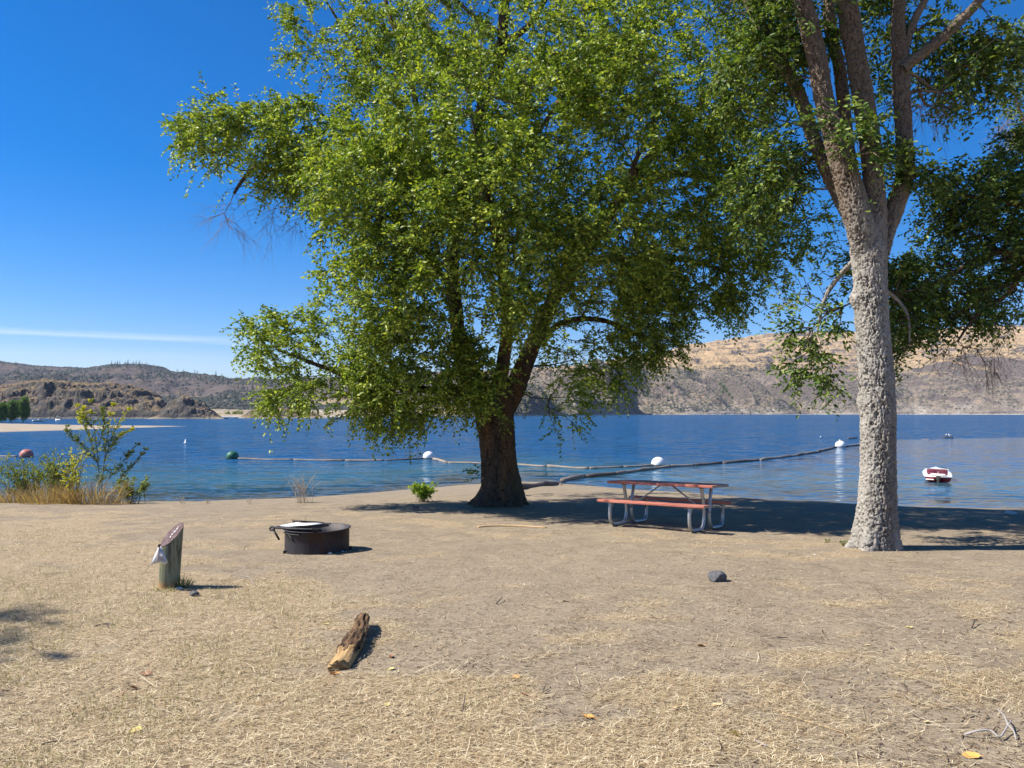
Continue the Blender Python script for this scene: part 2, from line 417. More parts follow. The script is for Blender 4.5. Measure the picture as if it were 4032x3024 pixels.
def P4(lst, Yd, s=.87):
    """limb given as photo points (px, py, radius px[, Y])"""
    out = []
    for q in lst:
        y = q[3] if len(q) > 3 else Yd
        p = at(q[0], q[1], y); out.append((*p, q[2]*K/F*y*s))
    return out
def grow_tree(name, label, limbs, lobes, seed, barkm, leafm, leaf=(.06, .09), asp=.55, hexa=False, twigs=2.2, nleaf=14,
              twl=(.3, .62), group=None, cell=(.06, .1), depth=.022, nbig=1, flare=1., res=.012, bumps=(), dead=None, ext=1.0, droop=.35, cat='tree'):
    r = np.random.default_rng(seed)
    base = limbs[0][0][:3]
    root = empty(name, tuple(base)); tag(root, label, cat, group)
    off = np.array(base)
    mb = MB()
    P = []; par = []; rad = []; plen = []; ok = []; tdir = []
    for li, L in enumerate(limbs):
        L = np.array(L, float)
        bark_tube(mb, np.concatenate([L[:, :3]-off, L[:, 3:]], 1), res=res if L[:, 3].max() > .1 else res*1.3, depth=depth, cell=cell, flare=flare if li == 0 else 0, seed=seed+li, bumps=bumps if li == 0 else ())
        n = max(3, int(np.sum(np.linalg.norm(np.diff(L[:, :3], axis=0), axis=1))/.3)); C = smoothpath(L, n)
        i0 = len(P)
        if li == 0: pi = -1; pl = 0
        else:
            d = np.linalg.norm(np.array(P)-C[0, :3], axis=1); pi = int(np.argmin(d)); pl = plen[pi]+d[pi]
        for k in range(n):
            P.append(C[k, :3]); rad.append(C[k, 3]); par.append(pi if k == 0 else i0+k-1)
            pl = pl+(np.linalg.norm(C[k, :3]-P[-2]) if k else 0); plen.append(pl)
            ok.append(li > 0 or k > n*.8); tdir.append(C[min(k+1, n-1), :3]-C[max(k-1, 0), :3])
    nfix = len(P)
    # targets
    tg = []; bare = []; den = []
    for lk, (cx, cy, rx, ry, Yd, rd, n, *fl) in enumerate(lobes, 1):
        c = at(cx, cy, Yd); a = rx*K/F*Yd; b = ry*K/F*Yd
        n = int(n*ext); q = r.normal(0, 1, (n, 3)); q /= np.linalg.norm(q, axis=1)[:, None]; q *= r.uniform(.15, 1, (n, 1))**(1/2.2)
        q = c+q*np.array([a, rd, b]); tg.append(q); bare += [lk if (fl and fl[0] == 'bare') else 0]*n
        den += [fl[1] if len(fl) > 1 else 1.0]*n
    tg = np.concatenate(tg); bare = np.array(bare); den = np.array(den)
    Pa = np.zeros((nfix+len(tg)*12, 3)); Pa[:nfix] = P; pl = np.zeros(len(Pa)); pl[:nfix] = plen
    pen = np.zeros(len(Pa)); pen[:nfix] = np.where(ok, 0, 50)
    TD = np.zeros_like(Pa); TD[:nfix] = np.array(tdir)/(np.linalg.norm(tdir, axis=1)[:, None]+1e-9)
    par = list(par); N_ = nfix; isb = [0]*nfix; dn = [1.]*nfix; tip = [False]*nfix
    d0 = np.array([np.min(np.linalg.norm(Pa[:nfix]-t, axis=1)) for t in tg]); order = np.argsort(d0)
    for ti in order:
        t = tg[ti]; d = np.linalg.norm(Pa[:N_]-t, axis=1)
        i = int(np.argmin(d+.28*pl[:N_]+pen[:N_])); L = d[i]
        if L < .12: continue
        if L > 6: continue
        k = max(1, min(10, int(round(L/.28)))); A = Pa[i]; tn = (t-A)/L; mid = A+.35*L*(TD[i]*.8+np.array([0, 0, .12 if not bare[ti] else -.1]))
        prev = i
        for q in range(1, k+1):
            s = q/k; w = (1-s)**2*A+2*s*(1-s)*(mid*.6+(A+t)/2*.4)+s*s*t
            if q < k: w = w+r.normal(0, .035*min(L, 1.5), 3)
            if N_ >= len(Pa)-1: break
            Pa[N_] = w; par.append(prev); dv = w-Pa[prev]; pl[N_] = pl[prev]+np.linalg.norm(dv); TD[N_] = dv/(np.linalg.norm(dv)+1e-9)
            isb.append(bare[ti]); dn.append(den[ti]); tip.append(q == k); prev = N_; N_ += 1
    Pa = Pa[:N_]; par = np.array(par); isb = np.array(isb); dn = np.array(dn); tip = np.array(tip)
    acc = np.zeros(N_); rr = np.zeros(N_)
    for i in range(N_-1, -1, -1):
        if i >= nfix:
            rr[i] = max(.005, acc[i]**(1/2.35)) if acc[i] > 0 else .005
            acc[par[i]] += rr[i]**2.35
    rr[:nfix] = rad
    for i in range(nfix, N_): rr[i] = min(rr[i], rr[par[i]]*.85 if par[i] >= nfix else rr[par[i]]*.6)
    rr = np.maximum(rr, .0035)
    g_ = np.arange(nfix, N_); pr = par[g_]
    ra = np.where(pr < nfix, np.minimum(rr[g_]*1.15, rr[pr]), rr[pr])
    big = rr[g_] > .02
    Pl = Pa-off
    tk = mb.build('trunk', barkm, root, True); fa = np.concatenate(mb.fis)
    fat = tk.data.attributes.new('fissure', 'FLOAT', 'POINT'); fat.data.foreach_set('value', fa.astype(np.float32))
    mb2 = MB(); segs(mb2, Pl[pr[big]], Pl[g_[big]], ra[big], rr[g_][big], 8)
    sm = ~big & (isb[g_] == 0); segs(mb2, Pl[pr[sm]], Pl[g_[sm]], ra[sm], rr[g_][sm], 4)
    # twigs
    cand = g_[(rr[g_] < .045)]
    wgt = dn[cand]*twigs*np.where(tip[cand], 1.7, .9); clump = fbm(Pa[cand, 0]*1.15, Pa[cand, 1]*1.15, Pa[cand, 2]*1.15, 3, seed+50)
    wgt = wgt*np.where(isb[cand] > 0, 1, .25+2.0*sstep(.40, .58, clump)); cnt = np.floor(wgt+r.random(len(cand))).astype(int)
    src = np.repeat(cand, cnt); m = len(src)
    dd = r.normal(0, 1, (m, 3)); dd /= np.linalg.norm(dd, axis=1)[:, None]; dd = dd*.85+TD[src]*.75+np.array([0, 0, -.05]); dd /= np.linalg.norm(dd, axis=1)[:, None]
    b = isb[src] > 0; L = r.uniform(*twl, m)*np.where(b, 1.3, 1)
    dr = np.abs(r.normal(droop, .2, m))
    def pt(s): return Pl[src]+dd*(L*s)[:, None]-np.array([0, 0, 1])*(dr*L*s*s)[:, None]
    Q = [pt(s) for s in (0, .35, .7, 1.)]
    tr = np.full(m, .0034)
    lv = ~b
    for k in range(3): segs(mb2, Q[k][lv], Q[k+1][lv], tr[lv]*(1-.25*k), tr[lv]*(1-.25*(k+1)), 3)
    mb2.build('branches', M['branch'], root)
    if isb.any():
        for bk_ in np.unique(isb[isb > 0]):
            mb3 = MB(); z = ~big & (isb[g_] == bk_); b = isb[src] == bk_
            if not z.any(): continue
            segs(mb3, Pl[pr[z]], Pl[g_[z]], ra[z], rr[g_][z], 4)
            for k in range(3): segs(mb3, Q[k][b], Q[k+1][b], tr[b]*(1-.25*k), tr[b]*(1-.25*(k+1)), 3)
            e = Q[1][b]; mm = len(e)
            for k in range(2):
                v = dd[b]*.8+r.normal(0, .45, (mm, 3))-np.array([0, 0, .25]); segs(mb3, e, e+v*(L[b]*.6)[:, None], np.full(mm, .0026), np.full(mm, .0012), 3)
            mb3.build('dead_twigs', M['twig'], root)
    li = np.flatnonzero(lv); mL = len(li)
    s = (np.arange(nleaf)+.5)/nleaf; LP = []; LD = []
    sidev = np.cross(dd[li], np.array([0, 0, 1.])+r.normal(0, .3, (mL, 3))); sidev /= np.linalg.norm(sidev, axis=1)[:, None]+1e-9
    for k in range(nleaf):
        sk = np.clip(s[k]+r.normal(0, .03, mL), .03, 1); p = (Pl[src]+dd*(L*0)[:, None])[li]+dd[li]*(L[li]*sk)[:, None]-np.array([0, 0, 1])*(dr[li]*L[li]*sk*sk)[:, None]
        sg = 1 if k % 2 else -1
        dv = dd[li]*.55+sidev*sg*.8+r.normal(0, .25, (mL, 3))+np.array([0, 0, -.22]); LP.append(p+r.normal(0, .006, (mL, 3))); LD.append(dv)
    LP = np.concatenate(LP); LD = np.concatenate(LD)
    V, Qd, T = leaves(LP, LD, r.uniform(*leaf, len(LP)), asp, r, hexa)
    npmesh('crown', V, [x for x in (Qd, T) if x is not None], leafm, root)
    print(name, 'nodes', N_, 'leaves', len(LP))
    return root

# --- the big elm left of the table
TY = 17.0
b0 = gp(1080, 1091)
TY = b0[1]
big = [
 P4([(1081, 1096, 50), (1084, 1050, 45), (1078, 1000, 42), (1074, 950, 43), (1068, 900, 45), (1068, 855, 46), (1062, 825, 36)], TY),
 P4([(1090, 880, 26), (1112, 840, 24), (1136, 780, 19), (1160, 725, 17), (1190, 660, 16), (1235, 565, 14), (1300, 480, 13), (1346, 427, 12, TY-.6), (1400, 345, 10, TY-.8), (1502, 243, 7.5, TY-.9), (1560, 150, 5, TY-1)], TY),
 P4([(1050, 880, 24), (1024, 830, 21), (1000, 777, 17), (984, 665, 15), (978, 550, 14), (1000, 430, 13.5), (1030, 299, 12.5), (1044, 226, 12), (1080, 130, 11), (1087, 35, 10), (1094, -30, 9), (1100, -160, 6)], TY+.2),
 P4([(1346, 427, 9), (1400, 395, 8), (1467, 375, 7.5), (1540, 390, 6.5), (1607, 410, 5.5), (1680, 465, 3.5)], TY-.6),
 P4([(984, 640, 9), (930, 560, 8), (860, 470, 7.5), (780, 400, 7), (676, 347, 6), (600, 345, 5.2), (540, 372, 4.5), (505, 418, 3)], TY-.3),
 P4([(990, 470, 8), (930, 340, 7), (880, 150, 5.5), (838, 20, 4.5), (820, -60, 3)], TY+.2),
 P4([(915, 300, 5), (830, 190, 4.2), (746, 69, 3.2), (706, 5, 2)], TY+.2),
 P4([(1048, 870, 12), (1000, 850, 10), (900, 840, 7.5), (790, 825, 6), (690, 790, 4.5), (600, 755, 2.5)], TY-.4),
 P4([(1075, 850, 16), (1095, 720, 13, TY-1.2), (1085, 590, 11, TY-2.1), (1060, 440, 8, TY-3.4), (1040, 330, 5, TY-3.8)], TY-.2),
 P4([(1190, 660, 10), (1260, 560, 9, TY-1.2), (1330, 450, 7, TY-3.), (1380, 330, 4.5, TY-3.8)], TY-.2),
 P4([(1146, 757, 8), (1210, 700, 7), (1290, 690, 5.5), (1370, 720, 4), (1430, 760, 2.5)], TY+.2),
 P4([(1086, 95, 7), (1128, 68, 6.5), (1160, 30, 6), (1186, -20, 5), (1230, -120, 3)], TY),
 P4([(1078, 70, 5), (1013, 26, 4.2), (960, -30, 3)], TY),
 P4([(1040, 240, 5.5), (1010, 155, 4.5), (965, 138, 3.5), (930, 100, 2.2)], TY-.2),
 P4([(1240, 560, 8), (1350, 560, 7), (1470, 560, 5.5), (1580, 590, 3.5)], TY+.2),
 P4([(1000, 430, 8), (1080, 360, 7, TY+1.5), (1180, 260, 5.5, TY+2.6), (1260, 120, 3.5, TY+3.2)], TY+.2),
]
lob = [
 (540, 320, 165, 105, TY-.3, 1.4, 130), (450, 300, 70, 60, TY-.3, .8, 26), (700, 330, 130, 130, TY-.2, 1.7, 90),
 (740, 90, 120, 120, TY+.2, 1.9, 70), (880, 170, 170, 170, TY, 2.2, 130), (800, 420, 150, 150, TY-2.1, 1.8, 130),
 (1010, 60, 190, 110, TY+.3, 2.8, 110), (1010, 260, 190, 160, TY-2.8, 2.2, 150), (920, 470, 220, 150, TY-2.8, 1.8, 190),
 (850, 620, 170, 120, TY-2.4, 1.7, 150), (1120, 440, 210, 170, TY-3.6, 1.5, 190), (1060, 620, 190, 110, TY-3.1, 1.4, 150),
 (650, 740, 130, 75, TY-.4, 1.2, 60), (730, 850, 160, 62, TY-.4, 1.3, 115), (580, 720, 60, 45, TY-.4, .7, 12), (880, 770, 150, 110, TY-1.3, 1.5, 150), (860, 890, 90, 40, TY-.6, .9, 30),
 (990, 800, 110, 80, TY-1.3, .8, 80), (1310, 270, 230, 170, TY-2.7, 2.2, 190), (1300, 500, 170, 130, TY-3.0, 1.7, 170),
 (1360, 650, 150, 110, TY-.4, 1.6, 120), (1270, 790, 110, 110, TY+.1, 1.3, 90), (1480, 610, 150, 90, TY, 1.5, 95),
 (1420, 740, 80, 50, TY+.2, .9, 40), (1490, 430, 160, 110, TY-1.7, 1.7, 120), (1560, 200, 150, 170, TY-2.2, 1.8, 130),
 (1660, 540, 130, 80, TY-.4, 1.2, 60), (1700, 440, 80, 80, TY-.4, 1., 22), (1570, 660, 60, 40, TY, .6, 16), (1340, 70, 190, 120, TY-.2, 2.4, 120),
 (1225, 880, 52, 58, TY-.1, .5, 24), (1340, 850, 50, 40, TY, .5, 9), (1050, 870, 40, 20, TY-.9, .3, 5), (1760, 510, 60, 50, TY-.5, .8, 14),
 (1180, 300, 260, 230, TY+3., 1.7, 46), (900, 450, 250, 250, TY+2.4, 1.6, 30), (1350, 550, 200, 170, TY+2.4, 1.5, 30),
 (1000, -170, 330, 110, TY+.2, 3, 80), (1330, -130, 230, 110, TY-.5, 2.5, 60), (1250, 120, 250, 150, TY-4, 1.1, 90),
 (540, 470, 95, 35, TY-.3, .8, 20, 'bare', .9), (620, 455, 60, 45, TY-.3, .6, 9, 'bare', .8), (1190, 560, 130, 80, TY-1.5, .7, 60, 'bare', 1.3), (1300, 700, 120, 90, TY+.2, .8, 26, 'bare', 1.1), (950, 60, 110, 70, TY-1., 1, 22, 'bare', 1.2),
]
grow_tree('elm_tree', 'big leafy elm with a thick dark leaning trunk left of the picnic table', big, lob, 11, M['bark_dark'], M['leaf'],
          leaf=(.07, .108), asp=.55, twigs=2.0, nleaf=15, cell=(.11, .36), depth=.075, res=.017, flare=.55)
# the small sprout on its trunk
def sprig(mb, lm, base, d, L, n, rr, leafs, r, asp=.5):
    d = np.array(d, float); d /= np.linalg.norm(d)
    k = 6; P = [np.array(base)+d*L*s+np.array([0, 0, -.12*L*s*s]) for s in np.linspace(0, 1, k)]
    mb.tube(P, [rr, rr*.4], 4)
    s = r.uniform(.2, 1, n); pos = np.array(base)+d*(L*s)[:, None]+np.array([0, 0, -.12*L])*(s*s)[:, None]
    dv = d*.5+r.normal(0, .6, (n, 3)); V, Q, T = leaves(pos, dv, r.uniform(leafs*.7, leafs*1.2, n), asp, r, True, .4)
    lm.add(V, Q, T)

# --- the pale elm at right
r0 = gp(1888, 1185); RY = r0[1]
rt = [
 P4([(1889, 1192, 45), (1893, 1130, 42.5), (1896, 1050, 40), (1897, 900, 38), (1892, 800, 37), (1884, 700, 36), (1879, 600, 36), (1876, 540, 39), (1868, 500, 34), (1856, 465, 27), (1842, 430, 14)], RY),
 P4([(1874, 600, 14, RY), (1866, 540, 26, RY-.05), (1853, 470, 29.5), (1833, 397, 28.5), (1812, 331, 26), (1795, 270, 23), (1780, 215, 20.5), (1766, 132, 20), (1746, 50, 19.5), (1722, -40, 18), (1700, -160, 13)], RY-.12),
 P4([(1888, 540, 26), (1892, 470, 23), (1888, 397, 22), (1878, 297, 22), (1862, 198, 21.5), (1848, 116, 21.5), (1831, 17, 22), (1815, -80, 17), (1808, -180, 12)], RY-.05),
 P4([(1838, 400, 18, RY), (1830, 310, 14), (1819, 198, 13), (1812, 139, 12.5), (1794, 66, 12), (1789, -10, 11), (1780, -120, 8)], RY+.7),
 P4([(1848, 490, 18, RY), (1815, 425, 15.5), (1780, 355, 14.5), (1746, 264, 14), (1718, 185, 13.5), (1680, 126, 13), (1646, 60, 12.5), (1612, -15, 11.5), (1580, -110, 8)], RY+.6),
 P4([(1895, 545, 26), (1914, 495, 21), (1936, 440, 19.5), (1954, 380, 18.5), (1953, 297, 17), (1948, 215, 17), (1946, 142, 17), (1940, 66, 14), (1944, -20, 12), (1950, -130, 8)], RY+.1),
 P4([(1948, 150, 12), (1980, 124, 11.5), (2023, 92, 11), (2069, 50, 10), (2119, -2, 9), (2180, -80, 6)], RY),
 P4([(1950, 120, 9), (1962, 80, 8.5), (1978, 38, 8), (2002, -8, 7), (2030, -80, 5)], RY+.1),
 P4([(1850, 560, 7), (1810, 600, 5.5, RY+.5), (1780, 650, 4, RY+.6), (1765, 720, 2.4, RY+.6)], RY),
 P4([(1962, 160, 4), (1980, 166, 3.4), (2020, 195, 3), (2060, 205, 2.2)], RY+.3),
 P4([(1893, 620, 5, RY+.3), (1930, 640, 4), (1960, 680, 3), (1965, 740, 2)], RY+.9),
]
rlob = [
 (1720, 60, 110, 90, RY+.4, .9, 90), (1640, 170, 100, 110, RY+.7, .9, 70), (1700, 330, 90, 100, RY+.8, .8, 70), (1660, 420, 80, 80, RY+1, .8, 26), (1800, 262, 85, 42, RY-.55, .35, 26),
 (1870, 330, 80, 40, RY-.45, .3, 12), (1905, 120, 70, 130, RY+1.6, .8, 110), (2050, 110, 110, 90, RY+.4, .9, 90), (1980, 60, 60, 80, RY+1.2, .6, 36), (2120, 160, 70, 80, RY+.6, .7, 34), (2080, 220, 70, 25, RY+.4, .4, 15),
 (1765, 690, 75, 80, RY+.6, .5, 44), (1750, 790, 50, 60, RY+.6, .4, 15), (1830, 610, 30, 50, RY+.8, .4, 14), (1760, 600, 60, 40, RY+.6, .4, 12), (1958, 720, 40, 65, RY+1, .45, 30), (1960, 620, 50, 60, RY+1.2, .5, 30), (1985, 385, 45, 28, RY, .3, 8), (1930, 335, 45, 25, RY-.2, .3, 7),
 (1750, -150, 260, 110, RY+.3, 2.4, 150), (2000, -150, 200, 110, RY+.6, 2.2, 120), (1600, -40, 130, 80, RY+.9, 1.5, 60),
 (2000, 215, 45, 45, RY+.3, .3, 12, 'bare', 1.3), (1720, 640, 50, 30, RY+.6, .3, 4, 'bare', 1), (1900, 330, 60, 20, RY-.4, .2, 5, 'bare', .8),
]
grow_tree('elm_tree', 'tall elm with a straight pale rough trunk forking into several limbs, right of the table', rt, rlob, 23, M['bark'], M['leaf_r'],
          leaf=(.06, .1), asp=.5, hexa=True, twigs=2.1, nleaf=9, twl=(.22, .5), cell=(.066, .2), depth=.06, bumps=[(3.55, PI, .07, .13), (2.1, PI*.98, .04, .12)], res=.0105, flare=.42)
# --- dark elm whose trunk is beyond the right edge
g3 = (8.9, 12.4); z3 = float(gz(*g3))
def W3(*q): return [(a[0], a[1], a[2], a[3]) for a in q]
t3 = [W3((8.9, 12.4, z3-.05, .26), (8.92, 12.4, 1.0, .22), (8.95, 12.4, 2.2, .2), (8.9, 12.4, 3.4, .17), (8.8, 12.4, 4.6, .13), (8.7, 12.5, 5.8, .08)),
      P4([(2290, 600, 11), (2212, 562, 9), (2150, 545, 8), (2060, 590, 6), (2000, 630, 4.5), (1960, 680, 3)], 12.4),
      P4([(2290, 480, 9), (2220, 450, 7), (2140, 430, 5), (2070, 420, 3)], 12.2),
      P4([(2230, 566, 6), (2170, 640, 5), (2110, 680, 4), (2070, 735, 2.4)], 12.2)]
l3 = [(2130, 420, 95, 75, 12.3, .9, 90), (2060, 480, 70, 60, 12.4, .8, 50), (2130, 570, 130, 75, 12.4, 1., 150), (2010, 600, 75, 60, 12.5, .7, 60), (2150, 660, 110, 45, 12.3, .8, 60), (1985, 690, 45, 60, 12.5, .5, 20), (2060, 650, 70, 50, 12.4, .7, 46),
      (2270, 400, 100, 200, 12.4, 1.4, 110), (2020, 400, 40, 35, 12.4, .4, 8),
      (2095, 765, 70, 28, 12.2, .5, 16, 'bare', 1.3), (2170, 700, 40, 30, 12.2, .4, 4, 'bare', 1)]
grow_tree('elm_tree', 'dark leafy elm reaching in from the right edge over the water', t3, l3, 31, M['bark_dark'], M['leaf_r'],
          leaf=(.055, .085), asp=.55, hexa=True, twigs=2.6, nleaf=9, twl=(.24, .5), cell=(.06, .12), depth=.03, res=.02)
# --- pale tree behind it
g4 = (15.9, 22.); z4 = float(gz(*g4))
t4 = [W3((15.9, 22, z4-.05, .28), (15.95, 22, 2, .22), (15.9, 22, 5, .18), (15.8, 22, 8, .13), (15.7, 22, 11, .07)),
      P4([(2270, 350, 6), (2230, 300, 4.5), (2200, 230, 3), (2180, 150, 2)], 21.8)]
l4 = [(2190, 130, 45, 75, 21.8, .9, 60), (2210, 230, 40, 50, 21.8, .8, 26), (2290, 200, 90, 200, 22, 1.5, 90), (2195, 275, 35, 32, 21.8, .5, 18, 'bare', 1.6)]
grow_tree('cottonwood_tree', 'pale green tree showing at the top right corner behind the dark elm', t4, l4, 41, M['bark'], M['leaf_pale'],
          leaf=(.08, .13), asp=.6, twigs=2.6, nleaf=9, twl=(.3, .6), res=.04)
# --- tree left of the camera: only its shade falls into view
g5 = (-14.2, 5.); z5 = float(gz(*g5))
t5 = [W3((-14.2, 5, z5-.05, .3), (-14.2, 5, 2.5, .24), (-14.1, 5.1, 5, .18), (-13.9, 5.2, 8, .08)), W3((-14.1, 5.1, 5, .1), (-13.2, 5.6, 6.5, .06), (-12.3, 6, 7.6, .03)), W3((-14.1, 5, 5, .1), (-12.6, 4.4, 6.3, .05), (-11.4, 3.9, 7.6, .03))]
def lobw(x, y, z, a, b, n):            # lobe given in metres
    d = np.array([x, y, z])-CAM; c, s = math.cos(PITCH), math.sin(PITCH)
    yc = d[1]*c+d[2]*s; zc = -d[1]*s+d[2]*c
    return ((2016+F*d[0]/yc)/K, (1512-F*zc/yc)/K, a/(y*K/F), b/(y*K/F), y, a, n)
l5 = [lobw(-12.9, 7.3, 7.3, .4, .2, 14), lobw(-11.1, 4.4, 7.5, .35, .2, 14), lobw(-14, 5, 9, 2., 1.4, 90)]
grow_tree('elm_tree', 'shade tree standing left of the camera outside the picture', t5, l5, 51, M['bark'], M['leaf'], leaf=(.08, .12), asp=.6, twigs=2.5, nleaf=9, res=.05)

# ------------------------------------------------------------------ shrubs
M['pale_twig'] = simple('pale_dry_stem', (.4, .3, .19), (.52, .42, .3), 6, .9, .2)
def shrub(name, label, base, stems, leafm, stemm, spread, h, nl, leafs, seed, lean=(0, 0), tall=None, asp=.45, cat='shrub', fan=1.0, group=None, yel=None):
    r = np.random.default_rng(seed); root = empty(name, tuple(base)); tag(root, label, cat, group)
    mb = MB(); lm = MB(); ly = MB()
    for i in range(stems):
        a = r.uniform(0, 2*PI); rd = spread*math.sqrt(r.random()); H = h*r.uniform(.55, 1.)
        p0 = np.array([r.normal(0, spread*.25), r.normal(0, spread*.2), -.03]); e = np.array([math.cos(a)*rd+lean[0], math.sin(a)*rd*.7+lean[1], H])
        m_ = (p0+e)/2+np.array([-e[0]*.15, -e[1]*.15, H*.12])
        t = np.linspace(0, 1, 7)[:, None]; P = (1-t)**2*p0+2*t*(1-t)*m_+t*t*e
        mb.tube(P, [.006*h+.003, .002] if nl else [.004, .0015], 4)
        if not nl:
            for q in range(4):
                a0 = P[3+q//2]; mb.tube([a0, a0+np.array([r.normal(0, .35), r.normal(0, .3), .7])*h*.22], [.0025, .001], 3)
        if nl:
            n = nl; s = r.uniform(.25, 1, n)[:, None]; q = (1-s)**2*p0+2*s*(1-s)*m_+s*s*e
            # side twiglets
            k = max(2, n//9); ts = r.uniform(.3, .95, k)[:, None]; q0 = (1-ts)**2*p0+2*ts*(1-ts)*m_+ts*ts*e
            td = r.normal(0, 1, (k, 3))*np.array([1, 1, .6])+np.array([0, 0, .5]); td /= np.linalg.norm(td, axis=1)[:, None]; tl = r.uniform(.06, .2, (k, 1))*h*fan
            segs(mb, q0, q0+td*tl, np.full(k, .003), np.full(k, .0015), 3)
            w = r.integers(0, k, n); ss = r.random((n, 1)); q = np.where(r.random((n, 1)) < .75, q0[w]+td[w]*tl[w]*ss, q)
            dv = r.normal(0, .6, (n, 3))+np.array([0, 0, .5]); V, Q, T = leaves(q, dv, r.uniform(leafs*.6, leafs*1.2, n), asp, r, True, .3)
            if yel and H > yel*h:
                ly.add(V, Q, T)
            else: lm.add(V, Q, T)
    mb.build('stems', stemm, root)
    if lm.n: lm.build('foliage', leafm, root)
    if ly.n: tag(ly.build('new_growth', M['leaf_yel'], root), 'bright yellow green new growth at the branch tips')
    return root
# sapling with feathery upright branches
def sapling(label, px, py, seed):
    r = np.random.default_rng(seed); base = gp(px, py); YB = base[1]; root = empty('sapling', tuple(base)); tag(root, label, 'sapling')
    mb = MB(); lm = MB(); ly = MB()
    main = [[(217, 1085), (213, 1010), (207, 950), (200, 900), (196, 852)], [(217, 1075), (225, 1000), (232, 940), (240, 890), (252, 862)], [(213, 1010), (190, 940), (170, 900), (165, 868)],
            [(225, 1000), (240, 950), (262, 905), (285, 880)], [(228, 985), (250, 950), (270, 935), (288, 925)], [(210, 1000), (175, 960), (150, 935), (140, 915)], [(240, 1080), (262, 1030), (290, 1000), (318, 965)], [(222, 1050), (255, 1010), (282, 975), (300, 955)], [(213, 960), (225, 915), (222, 880)], [(207, 930), (185, 905), (180, 880)]]
    for j, L in enumerate(main):
        P = np.array([at(x, y, YB+.15*math.sin(j*2.1)*min(1, (1085-y)/60))-base for x, y in L]); C = smoothpath(P, 12)
        mb.tube(C, [.013 if j < 2 else .008, .003], 5)
        k = 44; w = r.uniform(.2, 1, k); idx = (w*11).astype(int); q0 = C[idx]
        dirn = C[np.minimum(idx+1, 11)]-C[np.maximum(idx-1, 0)]; dirn /= np.linalg.norm(dirn, axis=1)[:, None]
        td = dirn*.8+r.normal(0, .6, (k, 3))*np.array([1, 1, .5]); td /= np.linalg.norm(td, axis=1)[:, None]; tl = (1.12-w)[:, None]*.24+.05
        segs(mb, q0, q0+td*tl, np.full(k, .003), np.full(k, .0015), 3)
        for q in range(k):
            n = 17; s = r.random((n, 1)); pos = q0[q]+td[q]*tl[q]*s; dv = td[q]*.7+r.normal(0, .5, (n, 3)); V, Q, T = leaves(pos, dv, r.uniform(.03, .062, n), .42, r, True, .3)
            (ly if (w[q] > .5 and j in (0, 1, 2, 3, 4, 9)) else lm).add(V, Q, T)
    mb.build('stem', M['branch'], root); lm.build('foliage', M['leaf_shrub'], root); tag(ly.build('new_growth', M['leaf_yel'], root), 'yellow new leaves at the branch tips')
sapling('slender sapling with yellow upper leaves growing on the bank at left', 217, 1083, 5)
for i, (px, py, st, sp, h, lb, lm_) in enumerate([
    (45, 1086, 40, .95, 1.3, 'green bushy shrub at the left edge of the bank', 'leaf_shrub'),
    (125, 1086, 36, .65, 1.25, 'loose green shrub between the sapling and the left edge shrub', 'leaf_shrub'),
    (160, 1088, 14, .35, 1.45, 'thin shrub with pale yellow leaves just left of the sapling', 'leaf_yel'),
    (285, 1088, 18, .5, .75, 'low dark shrub at the right foot of the sapling', 'leaf_shrub')]):
    shrub('shrub', lb, gp(px, py), st, M[lm_], M['twig'], sp, h, 70 if i != 2 else 50, .06, 60+i, group=None)
def tuftobj(name, label, base, n, L, sp, mat, seed, lean=.5, cat='grass clump', flat=.5, w=.006):
    r = np.random.default_rng(seed); a = r.uniform(0, 2*PI, n); rd = np.sqrt(r.random(n))
    p = np.stack([np.cos(a)*rd*sp, np.sin(a)*rd*sp*flat, 0*a-.01], -1)
    l = r.uniform(.45, 1, n)*L; d = np.stack([np.cos(a)*rd*lean+r.normal(0, .25, n), np.sin(a)*rd*lean+r.normal(0, .2, n), np.ones(n)], -1); d /= np.linalg.norm(d, axis=1)[:, None]
    b = r.uniform(0, 2*PI, n); s = np.stack([np.cos(b), np.sin(b), 0*b], -1)*w/2
    m_ = p+d*l[:, None]*.55; t = p+d*l[:, None]+np.stack([d[:, 0], d[:, 1], -.4*np.ones(n)], -1)*(l*.25)[:, None]
    V = np.stack([p-s, p+s, m_+s*.8, m_-s*.8, t+s*.2, t-s*.2], 1).reshape(-1, 3); o = np.arange(n)[:, None]*6
    ob = npmesh(name, V, np.concatenate([o+np.array([[0, 1, 2, 3]]), o+np.array([[3, 2, 4, 5]])]), mat); ob.location = base
    return tag(ob, label, cat)
for i, (px, py, sp, L, lb) in enumerate([(30, 1087, 0.65, 0.72, 'rust coloured dry grass clump at the far left bank edge'), (110, 1088, 0.7, 0.78, 'dry golden grass clump under the loose green shrub'),
        (195, 1088, 0.7, 0.8, 'golden brown dry grass clump around the sapling foot'), (262, 1088, .3, .2, 'short pale dry grass clump right of the sapling')]):
    tuftobj('dry_grass_clump', lb, gp(px, py), 420 if i < 3 else 160, L, sp, M['drygrass'], 80+i, .75, w=.009)
shrub('dead_weed', 'leafless pale dry weed standing on the bank edge left of the elm', gp(655, 1086), 30, None, M['pale_twig'], .5, .72, 0, 0, 91, cat='weed')
for i, (px, py, h, lb) in enumerate([(395, 1088, .22, 'tiny dry weed on the bank edge behind the wooden post'), (450, 1088, .13, 'smallest dry weed on the bank edge, left of the dead weed'), (540, 1088, .18, 'tiny dry weed on the bank edge above the fire ring')]):
    shrub('dry_weed', lb, gp(px, py), 9, None, M['pale_twig'], h*.8, h, 0, 0, 95+i, cat='weed')
